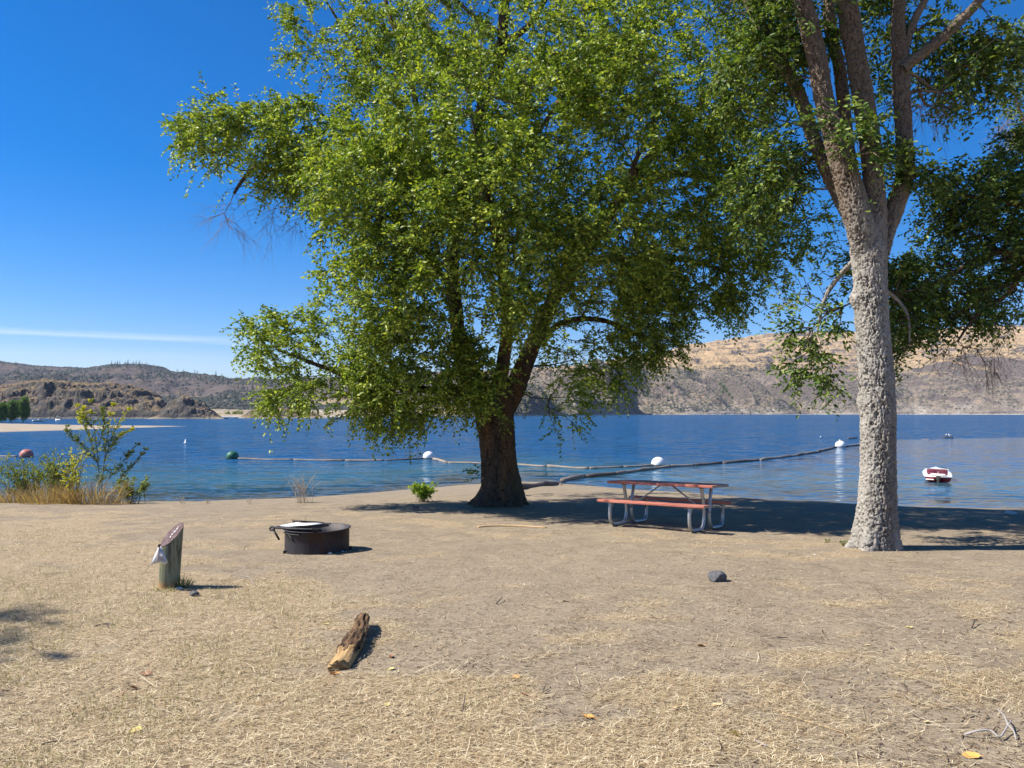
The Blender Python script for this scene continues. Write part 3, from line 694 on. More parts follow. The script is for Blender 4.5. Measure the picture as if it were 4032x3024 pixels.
shrub('green_bush', 'small bright green leafy bush just left of the big elm trunk', gp(915, 1084), 34, M['leaf_bush'], M['twig'], .42, .46, 60, .065, 99, asp=.4, fan=.8)
shrub('green_weed', 'small low green weed left of the pale elm root', gp(1822, 1180), 8, M['leaf_shrub'], M['twig'], .09, .09, 9, .03, 101, cat='weed')
shrub('green_weed', 'tiny green weed further left of the pale elm root', gp(1788, 1172), 6, M['leaf_shrub'], M['twig'], .06, .06, 8, .025, 103, cat='weed')
tuftobj('grass_clump', 'olive grass clump at the right foot of the wooden post', gp(392, 1268), 160, .17, .1, M['greengrass'], 105, .6, flat=.7, w=.005)
tuftobj('grass_clump', 'olive grass clump at the near foot of the wooden post', gp(358, 1277), 90, .07, .14, M['greengrass'], 107, .6, flat=.4, w=.005)
_mb, _lm = MB(), MB(); _r = np.random.default_rng(3)
sp0 = at(1036, 1022, TY-.3)
for k in range(7): sprig(_mb, _lm, _r.normal(0, .05, 3), (-1+_r.normal(0, .3), -.2+_r.normal(0, .3), .5+_r.normal(0, .5)), .32, 14, .004, .06, _r)
_root = empty('sprout', tuple(sp0)); tag(_root, 'thin leafy sprout growing from the left side of the big elm trunk', 'sprout')
_mb.build('stem', M['branch'], _root); _lm.build('foliage', M['leaf'], _root)

# ------------------------------------------------------------------ lake
az = np.linspace(-1.1, 1.1, 420); dist = np.concatenate([np.linspace(12, 110, 260), np.geomspace(112, 5000, 90)])
A, D = np.meshgrid(az, dist); LX = A*D; LY = D
boom_px = [(1213, 1037), (1330, 1025), (1450, 1008), (1560, 1001), (1700, 985), (1800, 966), (1855, 957), (1930, 951), (2050, 948), (2300, 944)]
bw = np.array([onz(x, y, WATER)[:2] for x, y in boom_px])
boomY = np.interp(LX, bw[:, 0], bw[:, 1], left=-1)
calm = sstep(2.5, -1.5, LY-boomY)*sstep(bw[0, 0]-6, bw[0, 0]+3, LX)
calm = calm*sstep(400, 150, LY)
ysh = np.interp(LX, *YS)+(.35*np.sin(LX*.9)+.25*np.sin(LX*2.3+1))*.4
depth = np.clip((LY-ysh)*.06, 0, 50)
i_ = (np.arange(len(dist)-1)[:, None]*len(az)+np.arange(len(az)-1)[None]).ravel(); na = len(az)
def water_mat():
    m = N('lake_water'); p = m.pos()
    c = m.n('Attribute'); c.attribute_name = 'calm'; dp = m.n('Attribute'); dp.attribute_name = 'depth'
    def nc(scale, det, st, rough=.55):
        o = m.n('TexNoise'); o.inputs['Scale'].default_value = scale; o.inputs['Detail'].default_value = det; o.inputs['Roughness'].default_value = rough; o.inputs['Distortion'].default_value = .24
        m.l(m.pos(st), o.inputs['Vector']); v = m.n('VectorMath', operation='SUBTRACT'); m.l(o.outputs['Color'], v.inputs[0]); v.inputs[1].default_value = (.5, .5, .5); return v.outputs[0]
    def vs(v, f):
        o = m.n('VectorMath', operation='SCALE'); m.l(v, o.inputs[0])
        if isinstance(f, (int, float)): o.inputs['Scale'].default_value = f
        else: m.l(f, o.inputs['Scale'])
        return o.outputs[0]
    def va(a, b):
        o = m.n('VectorMath', operation='ADD'); m.l(a, o.inputs[0]); m.l(b, o.inputs[1]); return o.outputs[0]
    sw = m.noise(m.pos((.25, 1, 1)), .045, 4, .6)
    patch = m.mapr(sw, .35, .65, .7, 1.2)
    big_ = va(va(vs(nc(1.5, 2, (.55, 1.4, 1)), .7), vs(nc(5., 3, (.6, 1.2, 1)), .5)), vs(nc(.45, 3, (.55, 1.2, 1)), 1.2))
    rough_n = vs(big_, m.math('MULTIPLY', patch, m.mapr(c.outputs['Fac'], 0, 1, 1.7, 0)))
    calm_n = vs(nc(1.6, 3, (.35, 1.8, 1)), m.math('MULTIPLY', c.outputs['Fac'], m.mapr(sw, .35, .65, .35, .62)))
    sep = m.n('SeparateXYZ'); m.l(va(rough_n, calm_n), sep.inputs[0]); cb = m.n('CombineXYZ'); m.l(sep.outputs[0], cb.inputs[0]); m.l(sep.outputs[1], cb.inputs[1]); cb.inputs[2].default_value = 1
    b = m.n('VectorMath', operation='NORMALIZE'); m.l(cb.outputs[0], b.inputs[0])
    deep = m.mix(m.mapr(dp.outputs['Fac'], .6, 2.2), (.035, .095, .12), (.011, .060, .142))
    body = m.bsdf(deep, .3, None, 0, 0.)
    fr = m.n('Fresnel'); fr.inputs['IOR'].default_value = 1.33; m.l(b.outputs[0], fr.inputs['Normal'])
    gl = m.n('BsdfGlossy'); gl.inputs['Roughness'].default_value = .07; m.l(b.outputs[0], gl.inputs['Normal']); gl.inputs['Color'].default_value = (.86, .94, 1, 1)
    fx = m.math('MULTIPLY', fr.outputs[0], m.mapr(c.outputs['Fac'], 0, 1, .58, .88))
    fres_ = m.n('MixShader'); m.l(fx, fres_.inputs[0]); m.l(body, fres_.inputs[1]); m.l(gl.outputs[0], fres_.inputs[2]); fres = fres_.outputs[0]
    # shallow water lets the sandy bottom show through
    tr = m.n('BsdfTransparent'); tr.inputs[0].default_value = (.8, .9, .9, 1)
    cl = m.n('MixShader'); m.l(fr.outputs[0], cl.inputs[0]); m.l(tr.outputs[0], cl.inputs[1]); m.l(gl.outputs[0], cl.inputs[2])
    x = m.n('MixShader'); m.l(m.mapr(dp.outputs['Fac'], .0, .9), x.inputs[0]); m.l(cl.outputs[0], x.inputs[1]); m.l(fres, x.inputs[2])
    return m.done(x.outputs[0])
lake = npmesh('lake', np.stack([LX, LY, np.full_like(LX, WATER)], -1).reshape(-1, 3), np.stack([i_, i_+1, i_+na+1, i_+na], -1), water_mat(), None, True, {'calm': calm, 'depth': depth})
tag(lake, kind='structure')

# ------------------------------------------------------------------ hills
def hillgrid(name, srcx, rows, zf, mat, label=None):
    """srcx: source columns, rows: s in 0..1; zf(px, s, X, Y...) -> dist, z"""
    PX, SS = np.meshgrid(srcx, rows)
    t = (PX-2016)/F
    Dd, Zf = zf(PX, SS, t)
    XX = t*Dd; YY = Dd
    n = len(srcx); ii = (np.arange(len(rows)-1)[:, None]*n+np.arange(n-1)[None]).ravel()
    o = npmesh(name, np.stack([XX, YY, Zf], -1).reshape(-1, 3), np.stack([ii, ii+1, ii+n+1, ii+n], -1), mat, None, True)
    tag(o, kind='structure'); return o, XX, YY, Zf
sky_l = np.array([(-700, 1400), (-300, 1415), (0, 1424), (75, 1430), (174, 1444), (338, 1457), (378, 1450), (438, 1439), (487, 1438), (560, 1441), (622, 1451), (696, 1476), (815, 1488), (945, 1492), (1064, 1492), (1300, 1485), (1700, 1470), (2050, 1450), (2300, 1440), (2600, 1450.)])
sky_r = np.array([(1750, 1470), (2000, 1462), (2150, 1450), (2300, 1440), (2420, 1428), (2457, 1413), (2496, 1403), (2560, 1400), (2620, 1380), (2691, 1360), (2785, 1349), (2895, 1333), (3005, 1316), (3161, 1308), (3396, 1307), (3631, 1310), (3749, 1294), (3866, 1285), (4032, 1282), (4300, 1275), (4900, 1290.)])
ter_r = np.array([(1750, 1560), (2000, 1530), (2200, 1500), (2350, 1455), (2450, 1440), (2600, 1462), (3000, 1470), (3400, 1472), (3560, 1460), (3700, 1425), (3850, 1395), (4032, 1368), (4300, 1340), (4900, 1330.)])
ds_r = np.array([(1750, 780), (2000, 800), (2300, 1050), (2600, 1350), (3200, 1590), (3600, 1600), (4032, 1500), (4900, 1300.)])
itp = lambda x, T: np.interp(x, T[:, 0], T[:, 1])
def zright(PX, SS, t):
    d0 = itp(PX, ds_r); d1 = d0*1.28; d2 = d0*1.85+200
    z1 = elev(itp(PX, ter_r))*d1+1.6; z2 = elev(itp(PX, sky_r))*d2+1.6
    s1 = np.clip(SS/.5, 0, 1); s2 = np.clip((SS-.5)/.42, 0, 1); s3 = np.clip((SS-.92)/.08, 0, 1)
    Dd = d0+(d1-d0)*s1+(d2-d1)*s2+600*s3
    X_ = t*Dd
    gul = ridged(X_/170+.002*Dd, Dd/700, 5, 4)
    z = WATER+(z1-WATER)*(s1**.85)
    fade = np.sin(PI*np.clip(s1, 0, 1)*.98)*(s2 <= 0)
    z = z + (gul-.62)*150*fade + (fbm(X_/40, Dd/40, 0, 5, 8)-.5)*20*sstep(0, .15, s1)*(1-s2*.3)
    # stepped benches above the terrace
    q = s2+.07*(fbm(X_/260, Dd/300, 0, 4, 12)-.5)*4*s2*(1-s2); nb = 6.
    st = (np.floor(q*nb)+sstep(.35, .8, q*nb-np.floor(q*nb)))/nb
    z = z + (z2-z1)*(.45*q+.55*st)*(s2 > 0) + (ridged(X_/90, Dd/120, 5, 14)-.6)*34*np.sin(PI*s2)
    z = np.maximum(z - 160*s3**1.2, -4)
    return Dd, np.where(SS <= 0.003, WATER-1, z)
def rockhill_mat(name, low, gold, rock, scrub, z_ter=95., zf=.0):
    m = N(name); p = m.pos()
    nb = m.n('NewGeometry'); sx = m.n('SeparateXYZ'); m.l(nb.outputs['Normal'], sx.inputs[0]); nz = sx.outputs[2]
    sp = m.n('SeparateXYZ'); m.l(nb.outputs['Position'], sp.inputs[0]); z = sp.outputs[2]
    big = m.noise(p, .006, 5, .6, .5); mid = m.noise(p, .03, 6, .65); fine = m.noise(p, .13, 5, .7); streak = m.noise(m.pos((1, .3, 4)), .02, 5, .65)
    a = m.mix(m.mapr(m.math('ADD', m.math('MULTIPLY', m.math('SUBTRACT', big, .5), 80.), z), z_ter-8, z_ter+22), low, gold)
    a = m.mix(m.mapr(mid, .5, .68, 0, .6), a, (low[0]*.62, low[1]*.6, low[2]*.6))
    a = m.mix(m.mapr(streak, .55, .68, 0, .55), a, (gold[0]*1.15, gold[1]*1.1, gold[2]*.95))
    rk = m.mix(fine, rock, (rock[0]*1.9, rock[1]*1.85, rock[2]*1.8))
    a = m.mix(m.mapr(m.math('ADD', nz, m.math('MULTIPLY', m.math('SUBTRACT', mid, .5), .55)), .86, .76), a, rk)
    v = m.n('TexVoronoi'); v.inputs['Scale'].default_value = .12; m.l(p, v.inputs['Vector'])
    sc = m.math('MULTIPLY', m.mapr(v.outputs['Distance'], .34, .26), m.math('MULTIPLY', m.mapr(m.noise(p, .012, 3), .4, .6, .15, .9), m.mapr(z, z_ter*1.0, z_ter*1.3, 1, .12)))
    a = m.mix(sc, a, scrub)
    bn = m.noise(m.pos((.5, .5, 5)), .012, 5, .65)
    band_ = m.math('MULTIPLY', m.mapr(bn, .56, .62), m.mapr(z, z_ter*.8, z_ter*1.2))
    a = m.mix(m.math('MULTIPLY', band_, m.mapr(mid, .38, .5)), a, rk)
    pale = m.math('MULTIPLY', m.mapr(m.math('ADD', z, m.math('MULTIPLY', mid, -50.)), 4., -22.), m.mapr(fine, .4, .55))
    a = m.mix(m.math('MULTIPLY', pale, m.mapr(big, .45, .6, 0, .8)), a, (.48, .43, .36))
    a = m.mix(m.mapr(z, -.6, -1.6), a, (.42, .37, .3))
    bmp = m.bump(fine, .8, 5.); bmp = m.bump(mid, .8, 18., bmp)
    return m.done(m.bsdf(a, .95, bmp, 0, .05))
HR, hx, hy, hz = hillgrid('right_hills', np.linspace(1800, 4700, 900), np.concatenate([np.linspace(0, .5, 190), np.linspace(.5, .92, 150)[1:], np.linspace(.92, 1, 8)[1:]]), zright,
    rockhill_mat('sage_hill', (.235, .185, .14), (.43, .295, .155), (.085, .068, .06), (.13, .12, .075)))
def zleft(PX, SS, t):
    d0 = np.where(PX < 1700, 690, itp(PX, ds_r)+250); d0 = 690+(itp(PX, ds_r)+250-690)*sstep(1500, 1900, PX); d1 = d0+310; d2 = 2600+250*np.sin(PX/400)
    z2 = elev(itp(PX, sky_l))*d2+1.6
    s1 = np.clip(SS/.12, 0, 1); s2 = np.clip((SS-.12)/.8, 0, 1); s3 = np.clip((SS-.92)/.08, 0, 1)
    Dd = d0+(d1-d0)*s1+(d2-d1)*s2+700*s3; X_ = t*Dd
    z = WATER+3.5*s1**.5+(z2-WATER-3.5)*s2**1.05
    z = z+(ridged(X_/420+Dd/900, Dd/900-X_/1500, 5, 24)-.62)*95*np.sin(PI*s2)**.8+(fbm(X_/50, Dd/50, 0, 4, 28)-.5)*14*sstep(0, .1, s2)*(1-.6*s2)
    z = np.maximum(z-220*s3**1.2, -4)
    return Dd, np.where(SS <= 0.003, WATER-1, z)
HL, lx, ly_, lz = hillgrid('left_hills', np.linspace(-800, 2900, 800), np.concatenate([np.linspace(0, .12, 20), np.linspace(.12, .92, 230)[1:], np.linspace(.92, 1, 8)[1:]]), zleft,
    rockhill_mat('pine_hill', (.36, .27, .14), (.115, .092, .084), (.055, .052, .055), (.035, .046, .04), 8.))
top_h = np.array([(-500, 1560), (-200, 1530), (0, 1519), (83, 1507), (182, 1492), (273, 1500), (347, 1511), (430, 1507), (512, 1519), (579, 1536), (628, 1561), (665, 1600), (700, 1640.), (760, 1660)])
def headland(name, top, d0, wd, x0, x1, seed, nx=420, nr=150, amp=1.):
    def f(PX, SS, t):
        d1 = d0+wd; z1 = elev(itp(PX, top))*d1+1.6
        s = np.clip(SS/.6, 0, 1); s2 = np.clip((SS-.6)/.4, 0, 1); Dd = d0+wd*s+wd*1.4*s2; X_ = t*Dd
        H = np.maximum(z1-WATER, 0)
        z = WATER+H*np.clip(s, 0, 1)**.5
        cl = ridged(X_/19+.5*fbm(X_/9, z/8, Dd/15, 3, seed+8), Dd/22+z/13, 5, seed, .62)*.6+fbm(X_/13, z/9, Dd/16, 5, seed+6, .6)*.8-.74
        z = z+cl*H*.72*amp*np.sin(PI*s**.55)*sstep(1, .6, s)+(fbm(X_/6, Dd/6, z/6, 5, seed+2, .6)-.5)*6.5*np.minimum(1, H/8)*sstep(0, .1, s)
        # terraced cliffs
        q = z/7.+.6*fbm(X_/30, Dd/30, 0, 3, seed+4); z = z+.3*((np.floor(q)+sstep(.2, .6, q-np.floor(q)))-q)*7.*(s2 <= 0)*sstep(0, .2, s)*np.minimum(1, H/10)*sstep(1, .8, s)
        z = z-(H*1.1)*s2**1.3
        return Dd, np.where(SS <= .004, WATER-2, z)
    return hillgrid(name, np.linspace(x0, x1, nx), np.linspace(0, 1, nr), f, M['basalt'])[0]
def basalt():
    m = N('basalt_headland'); p = m.pos(); g_ = m.n('NewGeometry'); sx = m.n('SeparateXYZ'); m.l(g_.outputs['Normal'], sx.inputs[0]); sp = m.n('SeparateXYZ'); m.l(g_.outputs['Position'], sp.inputs[0])
    mid = m.noise(p, .12, 6, .7); fine = m.noise(p, .5, 5, .7); vs = m.noise(m.pos((1, 1, .25)), .35, 5, .65)
    rk = m.mix(m.mapr(vs, .35, .65), (.045, .04, .038), (.125, .11, .1)); rk = m.mix(m.mapr(mid, .6, .72, 0, .6), rk, (.27, .25, .225))
    gr = m.mix(fine, (.25, .175, .1), (.17, .125, .075))
    a = m.mix(m.mapr(m.math('ADD', sx.outputs[2], m.math('MULTIPLY', m.math('SUBTRACT', mid, .5), .6)), .78, .95), rk, gr)
    v = m.n('TexVoronoi'); v.inputs['Scale'].default_value = .3; m.l(p, v.inputs['Vector'])
    a = m.mix(m.math('MULTIPLY', m.mapr(v.outputs['Distance'], .36, .28), .75), a, (.07, .07, .045))
    a = m.mix(m.mapr(m.math('ADD', sp.outputs[2], m.math('MULTIPLY', mid, 2.)), -.2, -1.2), a, (.33, .28, .21))
    b = m.bump(fine, .9, 1.2); b = m.bump(vs, .8, 1.5, b)
    return m.done(m.bsdf(a, .95, b, 0, .05))
M['basalt'] = basalt()
headland('rocky_headland', top_h, 515, 100, -520, 765, 61)
headland('rocky_knob', np.array([(585, 1648), (640, 1615), (661, 1592), (700, 1566), (719, 1550), (742, 1555), (760, 1570), (790, 1588), (810, 1600), (840, 1620), (872, 1640), (890, 1655.)]), 500, 28, 580, 900, 71, 240, 110, 1.)
headland('rocky_knob', np.array([(930, 1652), (965, 1630), (985, 1618), (1010, 1610), (1080, 1606), (1160, 1612), (1250, 1630), (1300, 1650.)]), 560, 28, 925, 1310, 75, 200, 60, .6)
tag(bpy.data.objects['rocky_knob'], kind='structure')
# sand spit
def spit():
    px = np.linspace(-900, 900, 200); rows = np.linspace(0, 1, 30); PX, SS = np.meshgrid(px, rows)
    ynear = np.interp(PX, [-900, 0, 60, 270, 450, 700, 850, 900], [1722, 1702, 1700, 1694, 1686, 1681, 1679, 1678.5]); yfar = np.interp(PX, [-900, 0, 100, 270, 450, 700, 850, 900], [1655, 1666, 1668, 1672, 1674.5, 1676, 1678, 1678.5])
    yy = ynear+(yfar-ynear)*SS; D_ = (4.2)*F/(yy-1624); t = (PX-2016)/F
    z = WATER-.1+np.sin(PI*SS)**.6*np.clip((900-PX)/900, 0, 1)*.55+(fbm(t*D_/9, D_/9, 0, 3, 91)-.5)*.12
    n = len(px); ii = (np.arange(len(rows)-1)[:, None]*n+np.arange(n-1)[None]).ravel()
    o = npmesh('sand_spit', np.stack([t*D_, D_, z], -1).reshape(-1, 3), np.stack([ii, ii+1, ii+n+1, ii+n], -1), simple('spit_sand', (.36, .29, .2), (.27, .21, .15), .25, .95, .4, .1, obj=False), None, True)
    tag(o, kind='structure')
spit()
def blobtree(mb, c, rx, rz, n, size, r, bottom=0):
    q = r.normal(0, 1, (n, 3)); q /= np.linalg.norm(q, axis=1)[:, None]; q *= (r.uniform(.35, 1, (n, 1))**.5)
    lump = 1+.22*np.sin(q[:, :1]*5+c[0])+.15*np.cos(q[:, 2:]*7+q[:, :1]*3)
    P = np.array(c)+q*lump*np.array([rx, rx*.9, rz])
    V, Q, T = leaves(P, r.normal(0, 1, (n, 3)), r.uniform(size*.6, size*1.3, n), .8, r, False, .4, .15); mb.add(V, Q, T)
rg = np.random.default_rng(12)
for i, (px, top, w, lb) in enumerate([(5, 1592, 50, 'round green tree at the far left end of the sand spit'), (44, 1582, 50, 'middle round green tree on the sand spit'), (92, 1568, 44, 'tallest round green tree, rightmost on the sand spit')]):
    D_ = 330+i*7; k = D_/F; x = (px-2016)*k; z0 = -2.1; root = empty('spit_tree', (x, D_, z0)); tag(root, lb, 'tree', 'green trees on the sand spit')
    H = (1624-top)*k+1.6-z0; mb = MB(); mb.tube([(0, 0, -.2), (.1, 0, H*.3), (0, .1, H*.6)], [.3, .22, .12], 6); mb.build('trunk', M['branch'], root)
    lm = MB(); blobtree(lm, (0, 0, H*.55), w*k*.55, H*.46, 2600, .62, rg)
    for q in range(5): a = q*1.3; blobtree(lm, (math.cos(a)*w*k*.3, math.sin(a)*1.5, H*(.3+.12*q)), w*k*.3, H*.18, 500, .6, rg)
    lm.build('crown', M['leaf_spit'], root)
# conifers on the far slopes
def conifer_mesh():
    mb = MB(); r = np.random.default_rng(4); mb.tube([(0, 0, -1), (0, 0, 9)], [.28, .05], 5)
    for k in range(9):
        z = 1.6+k*1.0; R_ = 2.3*(1-k/9.5)**.85; n = 9
        for q in range(n):
            a = q*2*PI/n+k*.5+r.normal(0, .15); rr_ = R_*r.uniform(.75, 1.15); w = R_*.34
            c, s = math.cos(a), math.sin(a)
            V = [(0, 0, z+.55), (c*rr_*.6-s*w, s*rr_*.6+c*w, z), (c*rr_, s*rr_, z-.35), (c*rr_*.6+s*w, s*rr_*.6-c*w, z)]
            mb.add(V, [(0, 1, 2, 3)])
    return mb
cm = leafmat('conifer_needles', (.02, .038, .02), (.03, .052, .026), (.045, .065, .03), .1, .7)
con = conifer_mesh().build('conifer', cm)
cgrp = 'conifers scattered over the far hillsides'
from mathutils.bvhtree import BVHTree
def pickgrid(XX, YY, ZZ, i, j): return (XX[i, j], YY[i, j], ZZ[i, j])
spots = []
r = np.random.default_rng(8)
# on the left hills: along the crest and in the draws
nr, nc = lx.shape
for k in range(26):
    j = int(r.uniform(172, 430)); i = nr-9-int(r.uniform(0, 5)); spots.append((*pickgrid(lx, ly_, lz, i, j), r.uniform(.4, .95), 'small dark conifer standing along the crest of the left hills', 'conifers along the crest of the left hills'))
t_ = 0
while t_ < 170:
    j = int(r.uniform(172, 420)); i = int(r.uniform(40, nr-12)); x, y, z = pickgrid(lx, ly_, lz, i, j)
    if fbm(x/220., y/220., 0, 3, 44) > .5: spots.append((x, y, z, r.uniform(1.0, 1.9), 'small dark conifer on the slope of the left hills', 'conifers on the left hills')); t_ += 1
# right hills: cluster on the spur seen between the two trunks, then loose ones
nr, nc = hx.shape
def rj(srcx): return int(np.clip((srcx-1800)/2900*899, 0, 899))
for (sx, sy, sc) in [(2630, 1525, 1.5), (2642, 1545, 1.3), (2575, 1545, 1.2), (2552, 1550, 1.), (2600, 1570, 1.2), (2612, 1560, 1.1), (2632, 1575, 1.6), (2650, 1580, 1.5), (2655, 1600, 1.3), (2668, 1605, 1.3), (2682, 1612, 1.2), (2536, 1500, 1.), (2955, 1628, 1.1), (2500, 1470, .9), (2640, 1600, 1.1), (2590, 1555, .9), (2562, 1565, .9)]:
    j = rj(sx); e = (1624-hz[:, j]/1.0*0)  # find the row whose elevation matches
    yy = 1624-(hz[:, j]-1.6)/hy[:, j]*F; i = int(np.argmin(np.abs(yy[:185]-sy-6))); spots.append((hx[i, j], hy[i, j], hz[i, j], sc, 'dark conifer in the cluster on the spur across the lake', 'conifer cluster on the spur across the lake'))
t_ = 0
while t_ < 60:
    j = rj(r.uniform(3400, 4032)) if t_ < 42 else rj(r.uniform(2450, 3300)); i = int(r.uniform(185, nr-14)); x, y, z = pickgrid(hx, hy, hz, i, j)
    if fbm(x/300., y/300., 0, 3, 47) > .46: spots.append((x, y, z, r.uniform(.8, 1.5), 'scattered conifer on the golden upper slope of the right hills', 'conifers on the right hills')); t_ += 1
for k, (x, y, z, s, lb, gr) in enumerate(spots):
    o = con if k == 0 else con.copy()
    if k: col.objects.link(o)
    o.location = (x, y, z-.5); o.scale = (s, s, s); o.rotation_euler = (0, 0, k*1.7); tag(o, lb, 'tree', gr)
# sage scrub on the right hills: beyond counting
def scrub(name, XX, YY, ZZ, n, i0, i1, j0, j1, sz, mat, dens, seed, label):
    r = np.random.default_rng(seed); V0 = np.array([(1, 0, .1), (.3, .95, .1), (-.8, .6, .1), (-.8, -.6, .1), (.3, -.95, .1), (0, 0, .95), (.5, .2, .75), (-.4, .3, .8)])
    V0 = np.array([(math.cos(a), math.sin(a), 0) for a in np.arange(6)*PI/3]+[(.6*math.cos(a+.5), .6*math.sin(a+.5), .7) for a in np.arange(6)*PI/3]+[(0, 0, .85)])
    T0 = [(k, (k+1) % 6, 6+k) for k in range(6)]+[((k+1) % 6, 6+(k+1) % 6, 6+k) for k in range(6)]+[(6+k, 6+(k+1) % 6, 12) for k in range(6)]
    i = r.uniform(i0, i1, n*3); j = r.uniform(j0, j1, n*3); a, b = i.astype(int), j.astype(int); fa, fb = i-a, j-b
    g2 = lambda G: G[a, b]*(1-fa)*(1-fb)+G[a+1, b]*fa*(1-fb)+G[a, b+1]*(1-fa)*fb+G[a+1, b+1]*fa*fb
    x, y, z = g2(XX), g2(YY), g2(ZZ); k = r.random(n*3) < dens(x, y, z, i, j); x, y, z = x[k][:n], y[k][:n], z[k][:n]; n = len(x)
    s = r.uniform(*sz, n)[:, None, None]; V = V0[None]*s*r.uniform(.7, 1.3, (n, 1, 3))*np.array([1, 1, .75])+np.stack([x, y, z-.3], -1)[:, None]
    o = npmesh(name, V.reshape(-1, 3), (np.arange(n)[:, None, None]*13+np.array(T0)[None]).reshape(-1, 3), mat); tag(o, label, 'scrub', kind='stuff')
ms = leafmat('sage', (.05, .05, .03), (.085, .08, .05), (.13, .12, .075), .0, .9); md = leafmat('pine_scrub', (.022, .032, .026), (.038, .044, .034), (.06, .058, .045), .0, .9)
scrub('sagebrush', hx, hy, hz, 26000, 8, 210, 60, 860, (1.0, 2.9), ms, lambda x, y, z, i, j: .15+.85*sstep(.4, .62, fbm(x/90, y/90, 0, 3, 5))*(.5+.5*sstep(100, 185, i)), 1, 'sage brush dotting the dry slopes across the lake')
scrub('hill_brush', lx, ly_, lz, 17000, 26, 245, 165, 560, (1.8, 5.2), md, lambda x, y, z, i, j: .04+.96*sstep(.48, .6, fbm(x/260, y/260, 0, 4, 6)), 2, 'dark brush and small pines covering the left hills')
# green willow patch in the draw
mbp = MB(); rw = np.random.default_rng(6)
for sx, sy, w in [(2838, 1512, 8), (2850, 1520, 9), (2862, 1535, 9), (2872, 1550, 8), (2846, 1540, 6), (2885, 1566, 6), (2858, 1528, 8)]:
    j = rj(sx); yy = 1624-(hz[:, j]-1.6)/hy[:, j]*F; i = int(np.argmin(np.abs(yy[:185]-sy-4))); blobtree(mbp, (hx[i, j], hy[i, j], hz[i, j]+1.5), w*.45, 3.2, 260, 1.3, rw)
tag(mbp.build('willow_thicket', M['leaf_spit']), 'green thicket in the draw on the hillside across the lake', 'thicket', kind='stuff')
for sx, w, h, lb in [(897, 14, 5, 'low dark green bush left on the golden shore flat'), (925, 12, 6, 'middle dark green bush on the golden shore flat'), (942, 22, 8, 'widest dark green bush on the golden shore flat')]:
    D_ = 850.; k = D_/F; mbp = MB(); blobtree(mbp, (0, 0, h*k*1.0), w*k*.75, h*k*1.25, 500, .9, rw); o = mbp.build('shore_bush', M['leaf_shrub']); o.location = ((sx-2016)*k, D_, WATER+1.6); tag(o, lb, 'bush', 'bushes on the shore flat')

# ------------------------------------------------------------------ buoys, boom logs, gulls, boats
M['white'] = simple('weathered_white_plastic', (.78, .77, .74), (.62, .6, .55), 6, .45, .05)
M['green_p'] = simple('green_plastic', (.015, .09, .055), (.03, .13, .08), 4, .5, .05)
M['red_p'] = simple('faded_red_plastic', (.36, .09, .06), (.45, .2, .16), 4, .55, .1)
M['dark'] = simple('dark_rubber', (.02, .02, .018), (.05, .05, .04), 5, .8, .2)
M['steel'] = simple('rusty_steel', (.14, .13, .13), (.22, .16, .12), 20, .6, .2)
M['log'] = simple('wet_grey_log', (.14, .1, .075), (.3, .24, .19), 3, .85, .6, .03, stretch=(.3, 3, 3))
M['log_d'] = simple('wet_dark_log', (.06, .04, .03), (.15, .105, .08), 3, .8, .6, .03, stretch=(.3, 3, 3))
def buoy(px, py, dia, matb, label):
    p = onz(px, py, WATER); root = empty('buoy', tuple(p), random.random()); tag(root, label, 'buoy'); R_ = dia/2
    n = 24; prof = [(R_*math.cos(a), R_*.35+R_*.93*math.sin(a)) for a in np.linspace(-PI/2, PI/2, 19)]
    th = np.arange(n)*2*PI/n; V = np.array([(r_*math.cos(t), r_*math.sin(t), z) for r_, z in prof for t in th])
    i = np.arange(18)[:, None]*n; j = np.arange(n)[None]; j2 = (j+1) % n
    npmesh('float_body', V, np.stack([i+j, i+j2, i+n+j2, i+n+j], -1).reshape(-1, 4), matb, root, True)
    mb = MB(); a = np.linspace(0, 2*PI, 41); mb.tube(np.stack([R_*.985*np.cos(a), R_*.985*np.sin(a), np.full(41, R_*.08)], -1), .028, 6); mb.build('waterline_band', M['dark'], root, True)
    mb = MB(); a = np.linspace(0, PI, 9); mb.tube(np.stack([.07*np.cos(a), 0*a, R_*1.27+.07*np.sin(a)], -1), .016, 6); mb.build('lifting_eye', M['steel'], root, True)
buoy(57, 987.5, 1.17, M['red_p'], 'faded red ball buoy behind the shrubs at far left')
buoy(502, 991, 1.12, M['green_p'], 'dark green ball buoy at the left end of the log boom')
buoy(926, 991, 1.05, M['white'], 'white ball buoy between the green buoy and the big elm trunk')
buoy(1422, 1006, 1.08, M['white'], 'white ball buoy in the water right above the picnic table')
buoy(1815.5, 965.5, 1.2, M['white'], 'farthest white ball buoy, just left of the pale trunk')
def log(p0, p1, rad, label, mat='log', seed=0, name='boom_log', z=.35, cat='log', group='floating boom logs'):
    p0, p1 = np.array(p0, float), np.array(p1, float); r = np.random.default_rng(seed); L = np.linalg.norm(p1-p0); d = (p1-p0)/L
    k = max(8, int(L/.35)); s = np.linspace(0, L, k); P = np.stack([s, .05*np.sin(s*.7+seed)*min(1, L/4), .02*np.sin(s*1.3+seed)], -1)
    V, Q, T = tube_arr(P, rad*(1-.12*s/L), 10); off = fbm(V[:, 0]*1.2, V[:, 1]*7+seed, V[:, 2]*7, 3, seed)-.5
    V = V+np.stack([0*off, V[:, 1], V[:, 2]], -1)*off[:, None]*.7
    o = npmesh(name, V, [Q, T], M[mat], None, True); o.location = p0+np.array([0, 0, rad*z]); o.rotation_euler = (0, -math.asin(d[2]), math.atan2(d[1], d[0]))
    return tag(o, label, cat, group)
W_ = lambda x, y: onz(x, y, WATER)
